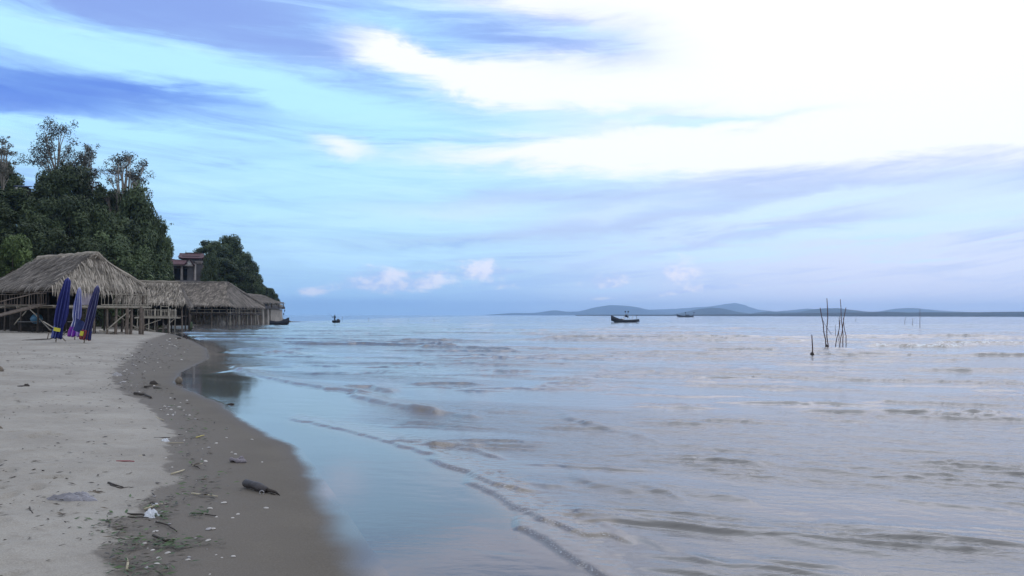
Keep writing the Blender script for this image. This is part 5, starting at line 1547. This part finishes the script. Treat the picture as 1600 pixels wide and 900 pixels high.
lump_thing('seaweed_clump', 240, 600.5, (.10, .08, .055), M['twig'], 'dark mound of weed on the damp sand, left of the coconut', 'seaweed', 3, .2)
lump_thing('seaweed_clump', 245, 607, (.10, .05, .02), M['twig'], 'flat dark patch of weed just below the dark mound', 'seaweed', 4, .3)
lump_thing('driftwood_chip', 224, 671.5, (.055, .02, .016), M['twig'], 'flat dark chip of wood at the damp edge', 'wood chip', 5, .2)
lump_thing('driftwood_chip', 101, 765.5, (.02, .008, .008), M['twig'], 'tiny dark chip above the grey plastic sheet', 'wood chip', 6, .2)
lump_thing('coconut', 279.5, 599, (.085, .085, .085), M['coconut'], 'brown coconut lying at the waterline by the dark reflection', 'coconut', 7, .05, None, .8)
lump_thing('brown_husk', -1, 581, (.10, .09, .08), M['coconut'], 'brown husk cut by the left edge of the picture', 'husk', 8, .12, None, .7)
lump_thing('brown_husk', 0, 672, (.035, .03, .03), M['coconut'], 'small brown husk at the left edge', 'husk', 9, .15, None, .6)
lump_thing('weed_scrap', 431, 636, (.085, .02, .014), M['twig'], 'dark floating scrap of weed in the shallow film near the first breaker', 'seaweed', 10, .3)
lump_thing('weed_scrap', 361, 632.5, (.07, .03, .02), M['twig'], 'dark scrap at the waterline beyond the wet sand bend', 'seaweed', 11, .3)
lump_thing('weed_scrap', 578, 810.5, (.012, .006, .005), M['twig'], 'tiny black speck of weed lying in the mirror film', 'seaweed', 12, .2)
lump_thing('weed_scrap', 480, 694.5, (.018, .006, .005), M['twig'], 'tiny black speck of weed at the edge of the film', 'seaweed', 13, .2)
lump_thing('pebble', 273, 624, (.022, .018, .018), M['twig'], 'single black pebble on the damp sand', 'pebble', 14, .1)
# crumpled things
def crumple(name, px, py, w, d, h, mat, label, cat, seed, n=12, hole=False):
    g = ground(px, py); rr = random.Random(seed); rows = []
    for i in range(n):
        row = []
        for j in range(n):
            u, v = i / (n - 1) - .5, j / (n - 1) - .5
            r2 = 1 - min(1, (u * u + v * v) * 4)
            z = .004 + h * (max(0, r2) ** .5) * (.35 + .65 * abs(math.sin(5.2 * u + 3 * v + seed) * math.cos(4.7 * v - 2.1 * u + seed * 2))) + rr.uniform(0, .55) * h
            row.append((v * w * (1 + .25 * math.sin(6 * u + seed)), u * d * (1 + .2 * math.sin(5 * v)), z if r2 > 0 else .002))
        rows.append(row)
    mb = MB(); mb.sheet(rows, both=(0, 0, -.003)); o = mb.build(name, mat, None, False); o.location = g
    return tag(o, label, cat)
crumple('plastic_sheet', 114, 782, .37, .20, .05, M['plastic_film'], 'crumpled grey plastic sheet half buried in dry sand', 'plastic sheet', 3, 20)
crumple('plastic_scrap', 235, 807, .10, .10, .045, M['white_plastic'], 'white crumpled scrap standing up among the dark twigs', 'plastic scrap', 5)
crumple('plastic_wrapper', 257, 690, .085, .07, .03, M['white_plastic'], 'blue white wrapper on the damp edge by the pale stem', 'wrapper', 6)
crumple('plastic_scrap', 241, 791, .06, .05, .02, M['white_plastic'], 'small white scrap on the pale V of stems', 'plastic scrap', 7)
crumple('plastic_scrap', 183, 587, .20, .16, .07, M['shell_grey'], 'pale grey scrap in the far wrack at the damp edge', 'plastic scrap', 8)
def straw_tuft(px, py):
    g = ground(px, py); mb = MB(); rr = random.Random(4)
    for k in range(40):
        a = rr.uniform(0, 6.28); l = rr.uniform(.03, .09)
        mb.tube([(0 + rr.uniform(-.03, .03), rr.uniform(-.02, .02), .004), (math.cos(a) * l * .6, math.sin(a) * l * .5, .02 * rr.random() + .006), (math.cos(a) * l, math.sin(a) * l * .8, .004)], [.0025, .002, .001], 4)
    o = mb.build('straw_tuft', M['coconut'], None); o.location = g; tag(o, 'brown tuft of dry fibres beside the grey plastic sheet', 'tuft')
straw_tuft(148, 771)
# rag
g = ground(371, 722); root = empty('wet_rag', g, R(10), 'crumpled mauve grey rag with a dark fold on the wet sand', 'rag')
mb = MB(); mb.tube([Vector((math.cos(a) * .062, math.sin(a) * .045, .022 + .012 * math.sin(2 * a))) for a in np.linspace(.6, 6.2, 22)], [.020 + .008 * math.sin(i * 1.3) for i in range(22)], 7); mb.lump((.055, -.03, .015), (.05, .035, .024), 9, 6, .25, 3); mb.build('cloth', M['rag'], root, True)
mb = MB(); mb.lump((-.005, .0, .005), (.045, .03, .012), 9, 5, .15, 5); mb.build('dark_fold', M['twig'], root, True)
# driftwood
g = ground(402, 766); root = empty('driftwood_log', g, 0, 'stubby black waterlogged log with a ragged tail on the wet sand', 'driftwood')
G = lambda x, y: ground(x, y) - g
mb = MB(); a, b = G(384, 762), G(416, 770)
ax = (b - a)
mb.tube([a + Vector((0, 0, .034)) - ax * .04, a + Vector((0, 0, .040)), a + ax * .35 + Vector((0, 0, .042)), a + ax * .7 + Vector((0, 0, .036)), b + Vector((0, 0, .022))], [.031, .037, .034, .039, .029], 12); mb.build('trunk', M['log'], root, True)
mb = MB(); c0, c1, c2 = G(413, 769), G(424, 771), G(437, 774.5)
mb.tube([c0 + Vector((0, 0, .025)), c1 + Vector((0, 0, .022)), G(431, 771.8) + Vector((0, 0, .016)), c2 + Vector((0, 0, .004))], [.020, .016, .011, .003], 8); mb.tube([G(423, 772) + Vector((0, 0, .012)), G(430, 774) + Vector((0, 0, .006))], [.008, .003], 6); mb.build('tail', M['twig'], root, True)
mb = MB(); k = G(409, 772); mb.tube([k + Vector((math.cos(t) * .020, 0, .012 + math.sin(t) * .018)) for t in np.linspace(0, PI * 1.9, 14)], .0045, 6); mb.build('ring', M['shell_grey'], root, True)

# shells: the ones that can be told apart, then the wrack line
def shell_mesh(kind, seed):
    mb = MB(); rr = random.Random(seed)
    if kind == 0:                                            # cockle half
        n, m = 14, 6; vs = []; rows = []
        for i in range(m + 1):
            t = i / m; r = math.sin(t * PI / 2); z = .55 * math.cos(t * PI / 2)
            rows.append([(math.cos(w) * r * (1 + .05 * math.cos(9 * w)), math.sin(w) * r * .78, z) for w in np.linspace(0, 2 * PI, n + 1)])
        mb.sheet(rows)
    elif kind == 1:                                          # curled shell with a dark mouth
        mb.tube([Vector((math.cos(t) * .62, math.sin(t) * .5, .25 + .05 * t)) for t in np.linspace(0, 5.6, 16)], [.38 - .014 * i for i in range(16)], 7)
    else:
        mb.lump((0, 0, .3), (1, .6, .42), 10, 6, .18, seed)
    me = link_mesh('shell', mb.v, mb.f, M['shell'] if kind < 2 else M['shell_grey'], None, True, {'rnd': mb.r})
    return me
SH = [shell_mesh(0, 1), shell_mesh(1, 2), shell_mesh(2, 3)]
_used = set()
def shell(px, py, size, kind, label, group=None, rz=None):
    g = ground(px, py)
    o = SH[kind] if kind not in _used else SH[kind].copy()
    if kind in _used: COL.objects.link(o)
    _used.add(kind)
    o.location = g; s = size * random.uniform(.9, 1.1); o.scale = (s, s, s * random.uniform(.7, 1)); o.rotation_euler = (random.uniform(-.2, .2), random.uniform(-.2, .2), random.uniform(0, 6.28) if rz is None else rz)
    tag(o, label, 'shell', group)
    if not group and 'group' in o: del o['group']
shell(350, 787, .026, 1, 'white curled shell with a dark mouth, below the black log')
shell(416, 794, .022, 0, 'white shell lying alone near the water, right below the black log')
shell(328, 795, .025, 0, 'bluish white shell on the damp sand left of the curled shell')
shell(338, 808, .014, 0, 'small white shell at the end of a thin dark twig')
shell(326, 828, .024, 2, 'broken grey shell fragment low on the damp sand')
shell(333, 827, .020, 1, 'broken pale shell beside the grey fragment')
shell(190, 779, .020, 0, 'white shell alone on the dry sand right of the plastic sheet')
shell(49, 884, .020, 0, 'white shell alone in the bottom left corner')
shell(338, 693, .028, 0, 'white shell with a shadowed side on the upper damp sand')
shell(326, 700, .026, 2, 'flat grey shell just below the shadowed white one')
shell(354, 684, .018, 0, 'white shell alone close to the rim of the film')
shell(292, 626, .03, 0, 'bright white shell on the damp sand below the coconut')
shell(264, 636.5, .03, 2, 'pale shell in the litter left of the bright white one')
shell(193, 598, .055, 2, 'large pale shell fragment in the far wrack')
rr = random.Random(21)
wr = []
for (cx, cy, sx, sy, n) in [(205, 580, 22, 14, 26), (240, 557, 26, 7, 22), (262, 540, 16, 5, 14), (275, 530, 12, 3, 6), (200, 600, 14, 8, 10), (262, 636, 16, 8, 12), (285, 650, 12, 8, 8), (290, 690, 16, 14, 9), (285, 740, 22, 20, 10), (260, 820, 40, 30, 14), (330, 820, 40, 40, 10), (110, 560, 60, 10, 10), (60, 600, 40, 8, 6), (60, 640, 50, 20, 6), (250, 868, 40, 14, 8), (360, 700, 30, 25, 6)]:
    for _ in range(n):
        wr.append((cx + rr.gauss(0, 1) * sx, cy + rr.gauss(0, 1) * sy))
for x, y in wr:
    if y < 526 or x < 2: continue
    p = ground(x, y)
    if (xshore(p.y) - p.x) < .35: continue
    s = rr.uniform(.3, 1.0) ** 1.5 * (.016 + .0012 * p.y)
    shell(x, y, s, rr.choice((0, 0, 2)), 'small pale shell bit scattered along the wrack line on the damp sand', 'shell bits along the wrack line')

# leaf litter: green and brown scraps nobody could count
def litter():
    mb = MB(); rr = random.Random(31)
    cl = [(265, 640, 22, 5, 90, .4), (300, 655, 18, 8, 90, .5), (305, 672, 16, 8, 70, .5), (305, 690, 14, 10, 90, .4), (300, 715, 16, 8, 60, .3), (310, 757, 20, 9, 140, .5), (325, 770, 18, 7, 60, .4), (270, 780, 28, 8, 90, .4), (245, 792, 16, 6, 120, .6), (255, 808, 9, 4, 70, .85), (185, 822, 24, 9, 190, .45), (190, 832, 18, 8, 80, .4), (200, 850, 10, 4, 60, .8), (250, 848, 18, 6, 150, .7), (275, 856, 16, 5, 90, .75), (312, 804, 10, 3, 40, .9), (318, 850, 12, 4, 40, .7), (220, 880, 26, 14, 150, .5), (182, 876, 10, 14, 110, .2), (235, 892, 20, 6, 110, .8),
          (175, 622, 30, 8, 40, .1), (205, 575, 26, 14, 90, .05), (235, 556, 30, 8, 80, .05), (270, 540, 14, 5, 30, .0), (225, 606, 24, 6, 60, .1), (100, 560, 80, 12, 110, 0), (40, 565, 40, 8, 60, 0), (70, 620, 60, 14, 70, 0), (90, 680, 80, 35, 70, 0), (60, 790, 60, 40, 60, 0), (140, 560, 50, 8, 60, 0)]
    cols = []
    for cx, cy, sx, sy, n, gr in cl:
        for _ in range(int(n * (.42 if gr > .12 else 2.2))):
            g = ground(cx + rr.gauss(0, 1.15) * sx, cy + rr.gauss(0, 1.15) * sy)
            if xshore(g.y) - g.x < .5: continue
            a = rr.uniform(0, 6.28); l = rr.uniform(.010, .032) * (1 + g.y * .05); w = l * rr.uniform(.12, .38)
            d = Vector((math.cos(a), math.sin(a), rr.uniform(-.1, .25))); s = Vector((-math.sin(a), math.cos(a), rr.uniform(-.4, .4)))
            p = g + Vector((0, 0, .016 + rr.random() * .012))
            v = rr.uniform(.55, 1.0) if rr.random() < gr else rr.uniform(0, .42)
            mb._add([p - d * l, p - s * w + Vector((0, 0, .004)), p + d * l, p + s * w], [(0, 1, 2, 3)], v)
    m, q, b = material('leaf_scraps')
    a = q.node('ShaderNodeAttribute', attribute_name='rnd').outputs['Fac']
    c = q.ramp(a, [(0, (.03, .026, .022)), (.30, (.075, .058, .042)), (.44, (.16, .13, .09)), (.56, (.035, .055, .025)), (.8, (.06, .105, .035)), (1, (.10, .15, .06))])
    q.l.new(c, b.inputs['Base Color']); b.inputs['Roughness'].default_value = .7
    o = mb.build('leaf_litter', m); tag(o, 'scraps of green and brown leaves washed up along the wrack line', None, None, 'stuff')
litter()
